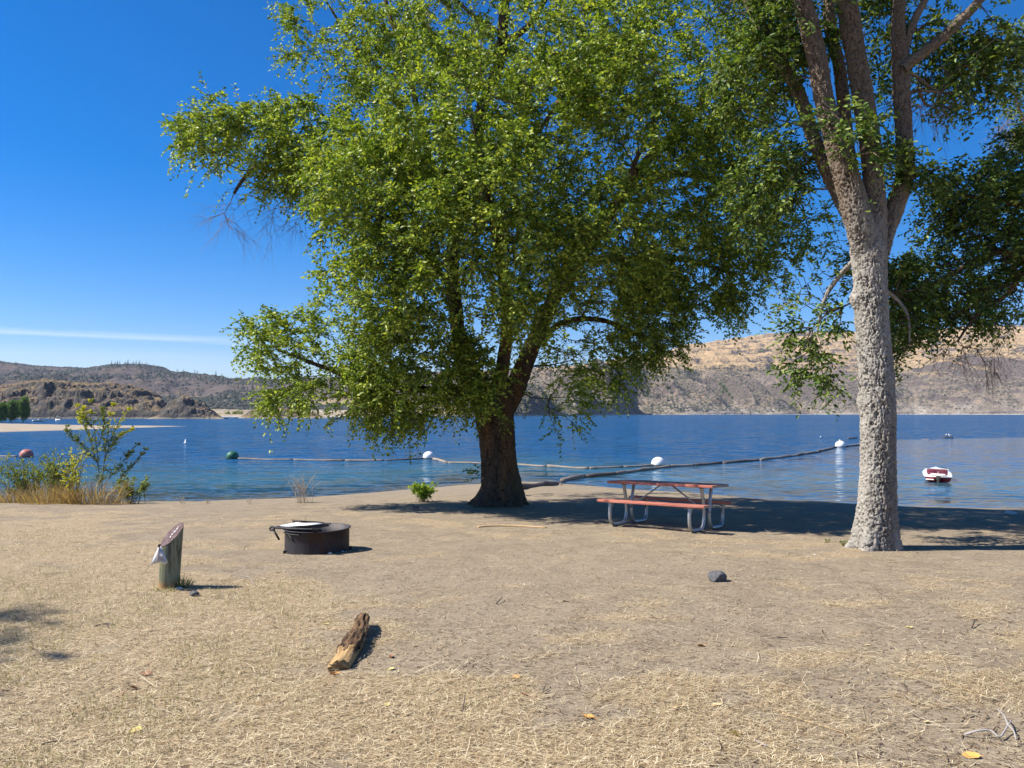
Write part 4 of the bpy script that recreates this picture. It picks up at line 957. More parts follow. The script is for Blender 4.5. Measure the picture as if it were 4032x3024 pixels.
bl = [((-60, 984), (38, 986.5), .1, 'log', 'pale boom log running off the left edge to the red buoy'),
      ((512, 991.5), (632, 994), .1, 'log', 'long thin boom log tied to the green buoy'), ((634, 994), (744, 995.5), .11, 'log', 'boom log midway between the green and white buoys, left one'), ((746, 995.5), (830, 995.5), .12, 'log', 'boom log midway between the green and white buoys, right one'), ((832, 995), (916, 991.5), .11, 'log_d', 'dark boom log touching the white buoy left of the elm'),
      ((936, 991.5), (966, 1000), .15, 'log', 'short slanted boom log right of the white buoy left of the elm'), ((968, 1000), (1080, 1003), .12, 'log', 'pale boom log passing behind the big elm trunk'), ((1092, 1003), (1180, 1008), .13, 'log', 'boom log coming out right of the big elm trunk'), ((1182, 1008), (1272, 1012.5), .13, 'log', 'boom log ending at the low corner of the boom'), ((1275, 1012.5), (1345, 1009.5), .13, 'log', 'boom log rising from the boom corner to the right'), ((1347, 1009.5), (1410, 1006.5), .13, 'log', 'boom log touching the white buoy above the table'),
      ((1213, 1039.5), (1262, 1031), .2, 'log', 'thickest near boom log with its sawn end on the sand'), ((1263, 1031), (1330, 1025.5), .19, 'log_d', 'dark boom log second from the beach'), ((1331, 1025.5), (1385, 1017), .18, 'log', 'boom log third from the beach behind the table'), ((1386, 1017), (1446, 1009), .18, 'log', 'boom log fourth from the beach, ending below the buoy'),
      ((1448, 1008.5), (1500, 1005.5), .15, 'log', 'boom log just right of the buoy above the table'), ((1501, 1005.5), (1558, 1001.5), .16, 'log_d', 'dark boom log left of the small gap'), ((1562, 1001), (1640, 995), .16, 'log_d', 'dark boom log right of the small gap'), ((1642, 994.5), (1720, 985), .16, 'log', 'boom log midway to the farthest buoy'), ((1722, 984.5), (1768, 977), .16, 'log_d', 'dark boom log short of the farthest buoy'), ((1769, 976.5), (1806, 967), .17, 'log_d', 'dark boom log touching the farthest buoy'),
      ((1824, 965.5), (1880, 960), .17, 'log_d', 'dark boom log right of the farthest buoy behind the pale trunk'), ((1832, 948.5), (1852, 946.5), .2, 'log_d', 'short dark log floating beyond the farthest buoy'), ((2036, 945.8), (2058, 945.8), .2, 'log_d', 'dark floating log with two gulls on it'), ((1990, 949), (2008, 949.3), .08, 'log', 'thin waterlogged log left of the gulls')]
for k, (a, b, rad, mt, lb) in enumerate(bl): log(W_(*a), W_(*b), rad*.8, lb, mt, k)
# beached log right behind the elm
pa = gp(1124, 1058); pb = gp(1205, 1040); log(pa+np.array([0, 0, .06]), pb+np.array([0, 0, .06]), .12, 'dark log lying on the beach just right of the big elm trunk', 'log_d', 40, 'beached_log', 0, group=None)
mb = MB(); c0 = pb+np.array([.05, .1, .1]); c1 = W_(1213, 1039)+np.array([0, 0, .1]); n_ = 12
for q in range(n_):
    c = c0+(c1-c0)*(q+.5)/n_-np.array([0, 0, .06*math.sin(PI*q/n_)]); a = np.linspace(0, 2*PI, 9); u = np.array([1, 0, 0]) ; w = np.array([0, 0, 1]) if q % 2 else np.array([0, 1, 0])
    L_ = np.linalg.norm(c1-c0)/n_*.7; dd_ = (c1-c0)/np.linalg.norm(c1-c0); w = np.cross(dd_, [0, 0, 1]) if q % 2 else np.cross(np.cross(dd_, [0, 0, 1]), dd_)
    mb.tube(c+np.outer(np.cos(a), dd_)*L_+np.outer(np.sin(a), w)*.035, .012, 4)
tag(mb.build('chain', M['steel']), 'short chain joining the beached log to the first boom log', 'chain')
# marker post
p = W_(400.5, 957); root = empty('marker_buoy', tuple(p)); root.scale = (.85, .85, .8); tag(root, 'slim white upright marker buoy alone on the open water', 'marker buoy')
mb = MB(); V, Q, T = tube_arr(np.array([(0, 0, -.1), (0, 0, .12), (0, 0, .13), (.02, 0, .6), (.02, 0, .64)]), np.array([.16, .16, .11, .1, .06]), 14); mb.add(V, Q, T); mb.build('post', M['white'], root, True)
mb = MB(); a = np.linspace(0, 2*PI, 25); mb.tube(np.stack([.2*np.cos(a), .2*np.sin(a), 0*a+.03], -1), .07, 8); mb.build('float_ring', M['white'], root, True)
def gull(p, rz, label, s=1.):
    root = empty('gull', tuple(p), rz); tag(root, label, 'bird', 'gulls'); root.scale = (s, s, s)
    mb = MB(); P = smoothpath(np.array([(-.2, 0, .16), (-.1, 0, .17), (0, 0, .17), (.09, 0, .19), (.13, 0, .25), (.15, 0, .3), (.19, 0, .315)]), 16)
    mb.tube(P, np.interp(np.linspace(0, 1, 16), [0, .15, .45, .6, .72, .85, .95, 1], [.01, .045, .085, .075, .045, .042, .04, .015]), 10); mb.tube([(.19, 0, .31), (.25, 0, .3)], [.012, .003], 5)
    for s_ in (-1, 1): mb.tube([(0, .03*s_, .12), (.01, .03*s_, 0)], [.008, .007], 4)
    mb.build('body', M['white'], root, True)
    w = MB()
    for s_ in (-1, 1): w.tube([(.07, .065*s_, .2), (-.05, .075*s_, .19), (-.26, .02*s_, .17)], [.02, .045, .004], 6, 8)
    w.build('wings', M['steel'], root, True)
pg = W_(2043, 945.8); gull(pg+np.array([0, 0, .22]), .4, 'left gull of the two standing on the floating log', 1.3); pg = W_(2052, 945.8); gull(pg+np.array([0, 0, .22]), 2.6, 'right gull of the two standing on the floating log', 1.3)
gull(W_(1772.5, 945.5)-np.array([0, 0, .12]), 1, 'gull floating alone left of the pale trunk', 1.2)
gull(at(1815, 951.8, W_(1815.5, 965.5)[1])+np.array([0, 0, -.12]), 2, 'gull perched on the farthest white buoy', .8)

M['boat_w'] = simple('cream_gelcoat', (.82, .8, .72), (.76, .74, .66), 3, .25, .0, spec=.5)
M['maroon'] = simple('maroon_vinyl', (.16, .03, .045), (.22, .05, .07), 3, .45, .05)
M['maroon_h'] = simple('maroon_gelcoat', (.2, .012, .02), (.26, .02, .03), 3, .25, .0, spec=.5)
def motorboat():
    p = W_(2026.5, 1041.5); root = empty('motorboat', tuple(p), R(96)); root.rotation_euler = (R(1.5), R(-2), R(63))
    root.scale = (.86, .86, .82); tag(root, 'red and white open motorboat moored right of the pale trunk, seen from its stern', 'motorboat')
    Lb = 5.2; B = .9; n = 15
    s = np.linspace(0, 1, n); hw = B*np.where(s < .45, .93+.07*np.sin(s/.45*PI/2), 1-(np.maximum(s-.45, 0)/.55)**2.3); hw[-1] = .04; sh = .42+.16*s**2
    keel = -.12+.42*np.clip((s-.75)/.25, 0, 1)**2
    def ring(k):
        x = s[k]*Lb; w = hw[k]; h = sh[k]; kz = keel[k]
        return [(x, 0, kz), (x, w*.6, kz+.09), (x, w*.86, .14+.35*kz), (x, w*.95, .3), (x, w, h-.06), (x, w*.985, h)]
    V = []; 
    for k in range(n):
        a = ring(k); V += a+[(x, -y, z) for x, y, z in a[1:]]
    m_ = 11; Q = []
    def vi(k, j): return k*m_+(j if j >= 0 else 5-j)
    for k in range(n-1):
        for j in range(5): Q.append((vi(k, j), vi(k+1, j), vi(k+1, j+1), vi(k, j+1)))
        Q.append((vi(k, 0), vi(k, -1), vi(k+1, -1), vi(k+1, 0)))
        for j in range(1, 5): Q.append((vi(k, -j), vi(k, -j-1), vi(k+1, -j-1), vi(k+1, -j)))
    Q += [(0, 1, vi(0, -1), 0)][:0]
    T = []
    for j in range(1, 5): Q.append((vi(0, j), vi(0, j+1), vi(0, -j-1), vi(0, -j)))
    T.append((0, 1, vi(0, -1)))
    npmesh('hull', V, [np.array(Q), np.array(T)], M['maroon_h'], root)
    # rub rail / white gunwale
    mb = MB()
    for sg in (1, -1): mb.tube([(s[k]*Lb, sg*hw[k], sh[k]-.03) for k in range(n)], .03, 6)
    mb.tube([(0, -hw[0], sh[0]-.03), (0, hw[0], sh[0]-.03)], .035, 6); mb.build('rub_rail', M['boat_w'], root, True)
    # deck with cockpit hole from x=1.1 to 3.0
    ins = .24; D_ = MB(); c0, c1 = .85, 3.0; xs_ = np.unique(np.concatenate([s*Lb, [c0, c1]])); W2 = lambda x: np.interp(x, s*Lb, hw)*.985; H2 = lambda x: np.interp(x, s*Lb, sh)
    for a, b in zip(xs_[:-1], xs_[1:]):
        mid = (a+b)/2; wa, wb = W2(a), W2(b); za, zb = H2(a), H2(b); cr = .05
        if mid < c0 or mid > c1: D_.add([(a, -wa, za), (b, -wb, zb), (b, 0, zb+cr), (a, 0, za+cr), (a, wa, za), (b, wb, zb)], [(0, 1, 2, 3), (3, 2, 5, 4)])
        else:
            for g_ in (1, -1): D_.add([(a, g_*wa, za), (b, g_*wb, zb), (b, g_*(wb-ins), zb+.03), (a, g_*(wa-ins), za+.03)], [(0, 1, 2, 3)])
    D_.build('deck', M['boat_w'], root)
    C_ = MB(); w0 = W2(c0)-ins; w1 = W2(c1)-ins; zf = .1
    C_.add([(c0, -w0, zf), (c1, -w1, zf), (c1, w1, zf), (c0, w0, zf), (c0, -w0, H2(c0)+.03), (c1, -w1, H2(c1)+.03), (c1, w1, H2(c1)+.03), (c0, w0, H2(c0)+.03)], [(0, 1, 2, 3), (0, 1, 5, 4), (3, 2, 6, 7), (1, 2, 6, 5), (0, 3, 7, 4)])
    C_.build('cockpit', M['maroon'], root)
    for x0, nm in ((1.0, 'rear_bench'),):
        b = MB(); b.box((x0+.2, 0, .27), (.42, w0*1.9, .26)); b.box((x0+.04, 0, .45), (.12, w0*1.9, .26)); b.build(nm, M['maroon'], root, bevel=.03)
    for y in (-.42, .42):
        b = MB(); b.box((2.05, y, .3), (.42, .5, .16)); b.box((1.86, y, .5), (.1, .5, .4)); b.build('seat', M['maroon'], root, bevel=.03)
    b = MB(); b.box((2.92, 0, .52), (.12, w1*1.98, .26)); b.build('dashboard', M['maroon'], root, bevel=.02)
    b = MB(); a = np.linspace(0, 2*PI, 21); b.tube(np.stack([2.78-.04*np.sin(a), -.45+.17*np.cos(a), .66+.17*np.sin(a)], -1), .014, 6); b.tube([(2.9, -.45, .62), (2.78, -.45, .66)], .02, 5)
    for q in range(3): b.tube([(2.78, -.45, .66), (2.78-.04*math.sin(q*2.1), -.45+.17*math.cos(q*2.1), .66+.17*math.sin(q*2.1))], .01, 4)
    b.build('steering_wheel', M['dark'], root, True)
    b = MB(); g = []
    for q in np.linspace(-1, 1, 9): x = 3.35-.5*abs(q)**2.2; g.append((x, q*(W2(3.0)-.08), H2(3.1)))
    top = [(x-.18, y*.97, z+.2) for x, y, z in g]; b.tube(g, .014, 5); b.tube(top, .022, 6); b.tube([g[4], top[4]], .02, 5); b.tube([g[0], top[0]], .018, 5); b.tube([g[-1], top[-1]], .018, 5); b.build('windshield_frame', M['boat_w'], root, True)
    gm = N('windshield_glass'); gb = gm.bsdf((.8, .88, .9), .03, None, 0, .5); gb.node.inputs['Alpha'].default_value = .28; gm.done(gb)
    npmesh('windshield_glass', g+top, [(k, k+1, 9+k+1, 9+k) for k in range(8)], gm.m, root)
    b = MB(); b.box((-.16, 0, .3), (.3, .26, .3)); b.box((-.3, 0, .05), (.24, .14, .5)); b.box((-.3, 0, -.25), (.3, .05, .3)); b.build('outdrive', M['dark'], root, bevel=.03)
    b = MB(); b.box((-.22, .52, .2), (.4, .5, .045)); b.build('swim_step', M['boat_w'], root, bevel=.01)
    b = MB(); b.box((.35, 0, sh[0]+.1), (.5, .9, .1)); b.build('engine_cover', M['boat_w'], root, bevel=.03)
    b = MB(); b.tube([(.15, 0, sh[0]+.1), (.15, 0, sh[0]+.35)], .015, 5); b.build('stern_light', M['boat_w'], root)
motorboat()
def smallboat(px, py, L, rz, label, cabin=True):
    D_ = 4.2*F/(py*K-1624); x = azx(px)*D_; root = empty('boat', (x, D_, WATER), rz); tag(root, label, 'boat')
    s = np.linspace(0, 1, 9); hw = L*.17*np.where(s < .5, 1, 1-((s-.5)/.5)**2); V = []
    for k in range(9): x_ = (s[k]-.5)*L; V += [(x_, 0, -.15+.5*max(0, s[k]-.7)), (x_, hw[k], .7+.3*s[k]), (x_, -hw[k], .7+.3*s[k])]
    Q = []
    for k in range(8): a = k*3; Q += [(a, a+3, a+4, a+1), (a+2, a+5, a+3, a), (a+1, a+4, a+5, a+2)]
    npmesh('hull', V, [np.array(Q), np.array([(0, 1, 2)])], M['boat_w'], root)
    b = MB()
    if cabin: b.box((.1*L, 0, 1.15), (L*.32, L*.2, .7)); b.build('cabin', M['boat_w'], root, bevel=.08); w = MB(); w.box((.1*L, 0, 1.3), (L*.325, L*.205, .28)); w.build('cabin_window', M['dark'], root)
    else:
        b.box((0, 0, 2.1), (L*.5, L*.28, .08)); b.build('canopy', M['boat_w'], root, bevel=.02); w = MB()
        for a in (-.22, .22):
            for c in (-.12, .12): w.tube([(a*L, c*L, .6), (a*L, c*L, 2.1)], .04, 5)
        w.build('canopy_posts', M['steel'], root)
smallboat(85, 910.5, 5.2, .9, 'small white cabin boat moored behind the sand spit, far left')
smallboat(206, 909.5, 8.5, .15, 'long low white boat with a canopy behind the sapling', False)
smallboat(127, 909, 3.6, 2.9, 'tiny open boat between the two white boats behind the spit', False)

# ------------------------------------------------------------------ picnic table
M['paint'] = simple('red_brown_paint', (.34, .095, .06), (.5, .2, .14), 5, .6, .3, .004, stretch=(.8, 8, 8))
M['endgrain'] = simple('bare_board_end', (.3, .25, .19), (.38, .32, .25), 30, .8, .2)
M['galv'] = simple('galvanised_pipe', (.33, .34, .34), (.45, .46, .46), 14, .42, .08, .003, metal=.75)
def picnic():
    root = empty('picnic_table', (2.633, 13.188, -.352)); root.rotation_euler = (-.037, -.012, -.643); root.rotation_mode = 'XYZ'
    root.rotation_euler = Matrix.Rotation(-.643, 3, 'Z').__matmul__(Matrix.Rotation(-.037, 3, 'X')).__matmul__(Matrix.Rotation(-.012, 3, 'Y')).to_euler()
    tag(root, 'picnic table with red brown boards and bent pipe legs in the elm shade', 'picnic table')
    L, Wd, H, bh = 1.934, .70, .757, .455
    def board(nm, x, y, z, l, w, t, par=root):
        b = MB(); b.box((x, y, z-t/2), (l, w, t)); o = b.build(nm, M['paint'], par, bevel=.005)
        o.data.materials.append(M['endgrain'])
        for p_ in o.data.polygons:
            if abs(p_.normal.x) > .9: p_.material_index = 1
        return o
    nb = 5; w = Wd/nb
    for k in range(nb): board('top_board', 0, -Wd/2+w*(k+.5), H, L, w-.008, .042)
    for sg in (-1, 1):
        for k in range(2): board('bench_board', 0, sg*(.699-.125*(k+.5)), bh, L, .118, .042)
    lx, lw = .72, .03
    for ex in (-lx, lx):
        for sg in (-1, 1):
            P = [(ex+sg*.032, sg*.60, bh-.045), (ex+sg*.032, sg*.615, .30), (ex+sg*.032, sg*.61, .16), (ex+sg*.032, sg*.575, .075), (ex+sg*.032, sg*.50, .032), (ex+sg*.032, sg*.40, .03), (ex+sg*.032, sg*.22, .03), (ex+sg*.032, sg*.12, .045), (ex+sg*.032, sg*.055, .12), (ex+sg*.032, sg*.03, .24), (ex+sg*.032, sg*.045, .40), (ex+sg*.032, sg*.085, .56), (ex+sg*.032, sg*.13, H-.05)]
            b = MB(); b.tube(P, .0285, 14, 60); b.build('pipe_leg', M['galv'], root, True)
            b = MB(); y0 = sg*.60; V = [(ex+sg*.032-.004, sg*.63, bh-.044), (ex+sg*.032-.004, sg*.46, bh-.044), (ex+sg*.032-.004, sg*.59, bh-.22), (ex+sg*.032+.004, sg*.63, bh-.044), (ex+sg*.032+.004, sg*.46, bh-.044), (ex+sg*.032+.004, sg*.59, bh-.22)]
            b.add(V, [(0, 1, 4, 3), (1, 2, 5, 4), (2, 0, 3, 5)], [(0, 2, 1), (3, 4, 5)]); b.build('gusset', M['galv'], root)
            b = MB(); b.box((ex+sg*.032, sg*.57, bh-.0475), (.05, .23, .011)); b.build('bench_bracket', M['galv'], root)
        b = MB(); b.box((ex, 0, H-.053), (.05, .5, .02)); b.build('top_bracket', M['steel'], root, bevel=.004)
        b = MB(); b.tube([(ex*.97, 0, .30), (ex*.15, 0, H-.05)], .0135, 8); b.build('diagonal_brace', M['galv'], root, True)
        b = MB(); b.tube([(ex-.085, 0, .3), (ex+.085, 0, .3)], .011, 6); b.build('bolt', M['steel'], root)
picnic()

# ------------------------------------------------------------------ wooden post with paper
def post():
    base = gp(355, 1272); base[1] += .1; base[2] = float(gz(base[0], base[1]))
    root = empty('wooden_post', tuple(base)); tag(root, 'short weathered green wooden post with a slanted maroon painted top', 'post')
    k = base[1]*K/F; Hh = (1624-1130*K)/F*base[1]+1.6-base[2]; Hl = (1624-1176*K)/F*base[1]+1.6-base[2]
    rad = .103; n = 40; th = np.arange(n)*2*PI/n; lean = .035
    rows = np.linspace(-.1, 1, 34); V = []
    ang = 3.0   # low side of the cut faces left and a little to the viewer
    for q in rows:
        rr_ = rad*(1+.02*np.sin(th*3+1)+.025*(fbm(np.cos(th)*3, np.sin(th)*3, q*1.5, 3, 2)-.5)*2)
        x = rr_*np.cos(th); y = rr_*np.sin(th); u = (x*.62+y*.785)/rad
        zt = (Hh+Hl)/2+(Hh-Hl)/2*u
        z = zt*max(q, -.1)
        V.append(np.stack([x+lean*z/Hh, y, z], -1))
    V = np.concatenate(V); i = np.arange(33)[:, None]*n; j = np.arange(n)[None]; j2 = (j+1) % n
    m = N('treated_post'); p = m.pos((1, 1, .12), True); a = m.noise(p, 30, 5, .7); b_ = m.noise(p, 7, 4, .6); sz = m.n('SeparateXYZ'); m.l(m.n('TexCoord').outputs['Object'], sz.inputs[0])
    c = m.mix(m.mapr(b_, .35, .65), (.14, .155, .09), (.24, .24, .155)); c = m.mix(m.mapr(a, .52, .4, 0, .85), c, (.06, .055, .035)); c = m.mix(m.mapr(m.math('ADD', sz.outputs[2], m.math('MULTIPLY', b_, .2)), .19, .13), c, (.34, .2, .09))
    npmesh('shaft', V, np.stack([i+j, i+j2, i+n+j2, i+n+j], -1).reshape(-1, 4), m.done(m.bsdf(c, .85, m.bump(a, .6, .008), 0, .2)), root, True)
    top = V[-n:]; c_ = top.mean(0); rows_ = [top*(f)+c_*(1-f) for f in (1.0, .8, .55, .3, .1)]
    V2 = np.concatenate(rows_); V2[:, 2] += .004+.006*(fbm(V2[:, 0]*40, V2[:, 1]*40, 0, 2, 3)-.3)
    i = np.arange(4)[:, None]*n; Q = np.stack([i+j, i+j2, i+n+j2, i+n+j], -1).reshape(-1, 4)
    m2 = N('worn_maroon_paint'); p = m2.pos((1, 1, 1), True); a = m2.noise(p, 22, 5, .7); c = m2.mix(m2.mapr(a, .4, .6), (.075, .04, .04), (.14, .09, .085)); m2.done(m2.bsdf(c, .75, m2.bump(a, .4, .006), 0, .25))
    npmesh('slanted_top', V2, [Q, np.array([[4*n+k, 4*n+(k+1) % n, 4*n+(k+2) % n] for k in range(0)]).reshape(-1, 3).astype(int)] if False else Q, m2.m, root, True)
    # worn white paint marks running across the slanted face
    nv = np.array([.62, .785, 0]); sl = (Hh-Hl)/(2*rad); dirs = np.array([nv[0], nv[1], sl]); dirs /= np.linalg.norm(dirs); side = np.array([-nv[1], nv[0], 0]); up = np.cross(dirs, side); up = up if up[2] > 0 else -up
    mk = MB(); rr_ = np.random.default_rng(5)
    for t0, w0, l0 in ((-.035, .012, .03), (-.0, .012, .022), (.035, .014, .03), (.068, .012, .034), (.09, .008, .016)):
        c = c_+dirs*t0+side*(-.02+rr_.normal(0, .004))+up*.0135; nn = 9; a = np.arange(nn)*2*PI/nn; rad_ = rr_.uniform(.6, 1.1, nn)
        P = c+np.outer(np.cos(a)*rad_*l0*.5, dirs)+np.outer(np.sin(a)*rad_*w0*.8, side); mk.add(np.concatenate([P, [c]]), None, [(k_, (k_+1) % nn, nn) for k_ in range(nn)])
    mk.build('painted_marks', M['white'], root)
    # paper folded over and pinned to the post
    pr = empty('paper_note', tuple(base)); tag(pr, 'white sheet of paper folded to a point and pinned to the wooden post', 'paper')
    Yp = base[1]-.125
    def q(x, y, d=0.): return np.array(at((560+x/5.185)/K, (2030+y/5.185)/K, Yp+d))-base
    pm = N('paper'); pp = pm.pos((1, 1, 1), True); pc = pm.bsdf((.8, .8, .84), .6, pm.bump(pm.noise(pp, 40, 2), .1, .002), 0, .3); tl = pm.n('BsdfTranslucent'); tl.inputs[0].default_value = (.75, .75, .8, 1); xx = pm.n('MixShader'); xx.inputs[0].default_value = .3; pm.l(pc, xx.inputs[1]); pm.l(tl.outputs[0], xx.inputs[2]); pm.done(xx.outputs[0]); M['paper'] = pm.m
    A_, B_, C_, D2, E_, F_, G_ = q(345, 610, .01), q(160, 1010, .0), q(290, 975, -.07), q(300, 790, -.1), q(365, 925, -.05), q(475, 1015, -.0), q(528, 945, .03)
    H_ = q(478, 945, -.04); I_ = q(385, 625, .01)
    def sheet(nm, V, T):
        V = np.array(V); o = npmesh(nm, V, None if False else np.array(T), M['paper'], pr); s_ = o.modifiers.new('t', 'SOLIDIFY'); s_.thickness = .0008; return o
    sheet('outer_fold', [A_, B_, C_, D2], [(0, 1, 3), (1, 2, 3)])
    sheet('inner_face', [A_+np.array([0, .004, 0]), C_+np.array([0, .006, 0]), q(370, 945, -.02), H_], [(0, 1, 2), (0, 2, 3)])
    sheet('right_fold', [A_-np.array([0, .003, 0]), I_, G_, F_, H_-np.array([0, .004, 0]), q(355, 925, -.05)], [(0, 4, 1), (1, 4, 2), (4, 3, 2), (4, 5, 3)])
    b = MB(); c = q(362, 600, -.0); b.tube([c+np.array([0, .02, 0]), c+np.array([0, -.02, 0])], [.006, .012], 8); b.box(c+np.array([-.003, -.012, -.012]), (.02, .006, .02)); b.build('pin', M['dark'], pr)
post()

# ------------------------------------------------------------------ fire ring
def firering():
    c = gp(1215.5/K, 2185.5/K); RR = .43; c[1] += RR; c[2] = float(gz(c[0], c[1]))-.01
    root = empty('fire_ring', tuple(c)); tag(root, 'round black steel campfire ring with a hinged cooking grate', 'fire ring')
    Hh = .315; n = 72; th = np.arange(n)*2*PI/n
    prof = [(RR, -.05), (RR, .08), (RR, .16), (RR, Hh), (RR+.022, Hh+.004), (RR+.022, Hh+.01), (RR-.006, Hh+.01), (RR-.006, .1), (RR-.006, -.05)]
    V = np.array([((r_+.003*math.sin(5*t))*math.cos(t), (r_+.003*math.sin(5*t))*math.sin(t), z) for r_, z in prof for t in th]); i = np.arange(8)[:, None]*n; j = np.arange(n)[None]; j2 = (j+1) % n
    m = N('burnt_steel'); p = m.pos((1, 1, .3), True); a = m.noise(p, 7, 5, .6); b_ = m.noise(p, 26, 5, .7)
    cc = m.mix(m.mapr(a, .42, .62), (.042, .044, .05), (.042, .024, .02)); cc = m.mix(m.mapr(b_, .5, .7, 0, .5), cc, (.016, .012, .011))
    M['burnt'] = m.done(m.bsdf(cc, .6, m.bump(b_, .3, .004), .35, .4))
    npmesh('ring_wall', V, np.stack([i+j, i+j2, i+n+j2, i+n+j], -1).reshape(-1, 4), M['burnt'], root, False)
    bl_ = simple('black_iron', (.02, .018, .018), (.05, .045, .045), 18, .55, .3, .003, metal=.3)
    ash = MB(); aa = np.linspace(0, 2*PI, 33)[:-1]; ash.add([(0, 0, .05)]+[(RR*.98*math.cos(t), RR*.98*math.sin(t), .03) for t in aa], None, [(0, k+1, (k+1) % 32+1) for k in range(32)]); ash.build('ash_bed', simple('ash', (.1, .09, .085), (.2, .19, .18), 12, .95, .6, .02), root)
    # grate: screen frame with bars, overhanging to the left
    ga = R(-24); Mz = rotz(ga); z0 = Hh+.03; cx, cy = -.2, -.06
    gr = empty('cooking_grate'); gr.parent = root
    gr['label'] = 'black bar grate lying over the left half of the ring'
    bpy.data.objects.remove(gr)
    def T_(P): return np.asarray(P, float)@Mz.T+np.array([cx, cy, z0])
    b = MB(); a_, c2 = .27, .235
    b.tube(T_([(-a_, -c2, .0), (a_, -c2, .0)]), .015, 8); b.tube(T_([(-a_, c2, 0), (a_, c2, 0)]), .015, 8); b.tube(T_([(-a_, -c2, 0), (-a_, c2, 0)]), .015, 8); b.tube(T_([(a_, -c2, 0), (a_, c2, 0)]), .009, 8)
    grate = b.build('grate', bl_, root, True)
    b = MB()
    for q in np.linspace(-a_+.03, a_-.03, 15): b.tube(T_([(q, -c2, .002), (q, c2, .002)]), .0055, 6)
    b.build('grate_bars', bl_, grate, True)
    # handles: rod bent round the near left corner then back to a coil grip
    for sg in (-1, 1):
        b = MB(); rod = [(-a_-.03, sg*(c2), .012), (-a_-.065, sg*(c2+.0), -.01), (-a_-.05, sg*(c2+.005), -.035), (-a_+.02, sg*(c2+.012), -.02)]
        b.tube(T_(rod), .014, 8, 14)
        if sg < 0: run = T_([(-a_-.03, -c2, .012), (a_, -c2, .014), (a_+.12, -c2-.01, .022)]); C0 = T_([(a_+.1, -c2-.01, .02)])[0]; dv = Mz@np.array([.12, 0, .0])
        else: run = T_([(-a_-.03, c2, .012), (-.1, c2+.03, .02), (a_, c2+.05, .016)]); C0 = np.array([-.27, .2, z0+.035]); dv = np.array([-.13, .01, .004]); b.tube([(.02, .3, z0), (-.12, .25, z0+.022), (-.28, .2, z0+.035)], .008, 8, 14)
        b.tube(run, .008, 8, 20); h = b.build('handle_rod', bl_, root, True)
        b = MB(); tt = np.linspace(0, 1, 70)[:, None]; P = C0+tt*dv+np.array([-dv[1], dv[0], 0])/.12*.015*np.cos(tt*2*PI*5.5)+np.array([0, 0, 1])*.015*np.sin(tt*2*PI*5.5); b.tube(P, .006, 6); b.build('coil_grip', bl_, h, True)
    b = MB(); b.tube(T_([(-a_-.03, -c2, -.0), (-a_+.11, -c2-.02, -.15)]), .014, 8); b.tube([(RR*math.cos(3.9), RR*math.sin(3.9)-.012, Hh-.02), (RR*math.cos(4.2), RR*math.sin(4.2)-.012, Hh-.12)], .008, 8)
    b.build('support_arm', bl_, root, True)
    b = MB(); b.tube([(RR*1.02*math.cos(t), RR*1.02*math.sin(t), Hh-.03) for t in np.linspace(3.55, 4.45, 14)], .008, 6); b.build('hinge_rod', bl_, root, True)
    for t in (3.75, 5.95, .2):
        b = MB(); b.box((RR*1.03*math.cos(t), RR*1.03*math.sin(t), .02), (.05, .03, .07), rotz(t)); b.build('anchor_tab', M['burnt'], root, bevel=.004)
    # paper on the grate
    b = MB(); nn = 9; g = np.linspace(-1, 1, nn); U_, V_ = np.meshgrid(g, g); P = np.stack([U_*.22+.0, V_*.19, .026+.03*np.maximum(0, U_*0.6-V_*.3)**2+.006*np.sin(U_*3)], -1).reshape(-1, 3)
    ii = (np.arange(nn-1)[:, None]*nn+np.arange(nn-1)[None]).ravel(); o = npmesh('paper_sheet', T_(P)+c, np.stack([ii, ii+1, ii+nn+1, ii+nn], -1), M['paper'], None, True); o.modifiers.new('t', 'SOLIDIFY').thickness = .0008
    tag(o, 'white sheet of paper lying on the fire ring grate', 'paper')
    for k, (px, py, dx, h, lb) in enumerate([(1156, 2083, 0, .115, 'thin dry stalk standing upright in front of the paper on the fire ring'), (1198, 2055, .03, .09, 'thin dry stalk leaning right behind the fire ring grate')]):
        p = at(px/K, py/K, c[1]-.2+.35*k); b = MB(); b.tube([(0, 0, 0), (dx*.5, 0, h*.5), (dx, 0, h)], [.0022, .0015], 5); o = b.build('dry_stalk', M['branch']); o.location = p; tag(o, lb, 'stalk')
firering()

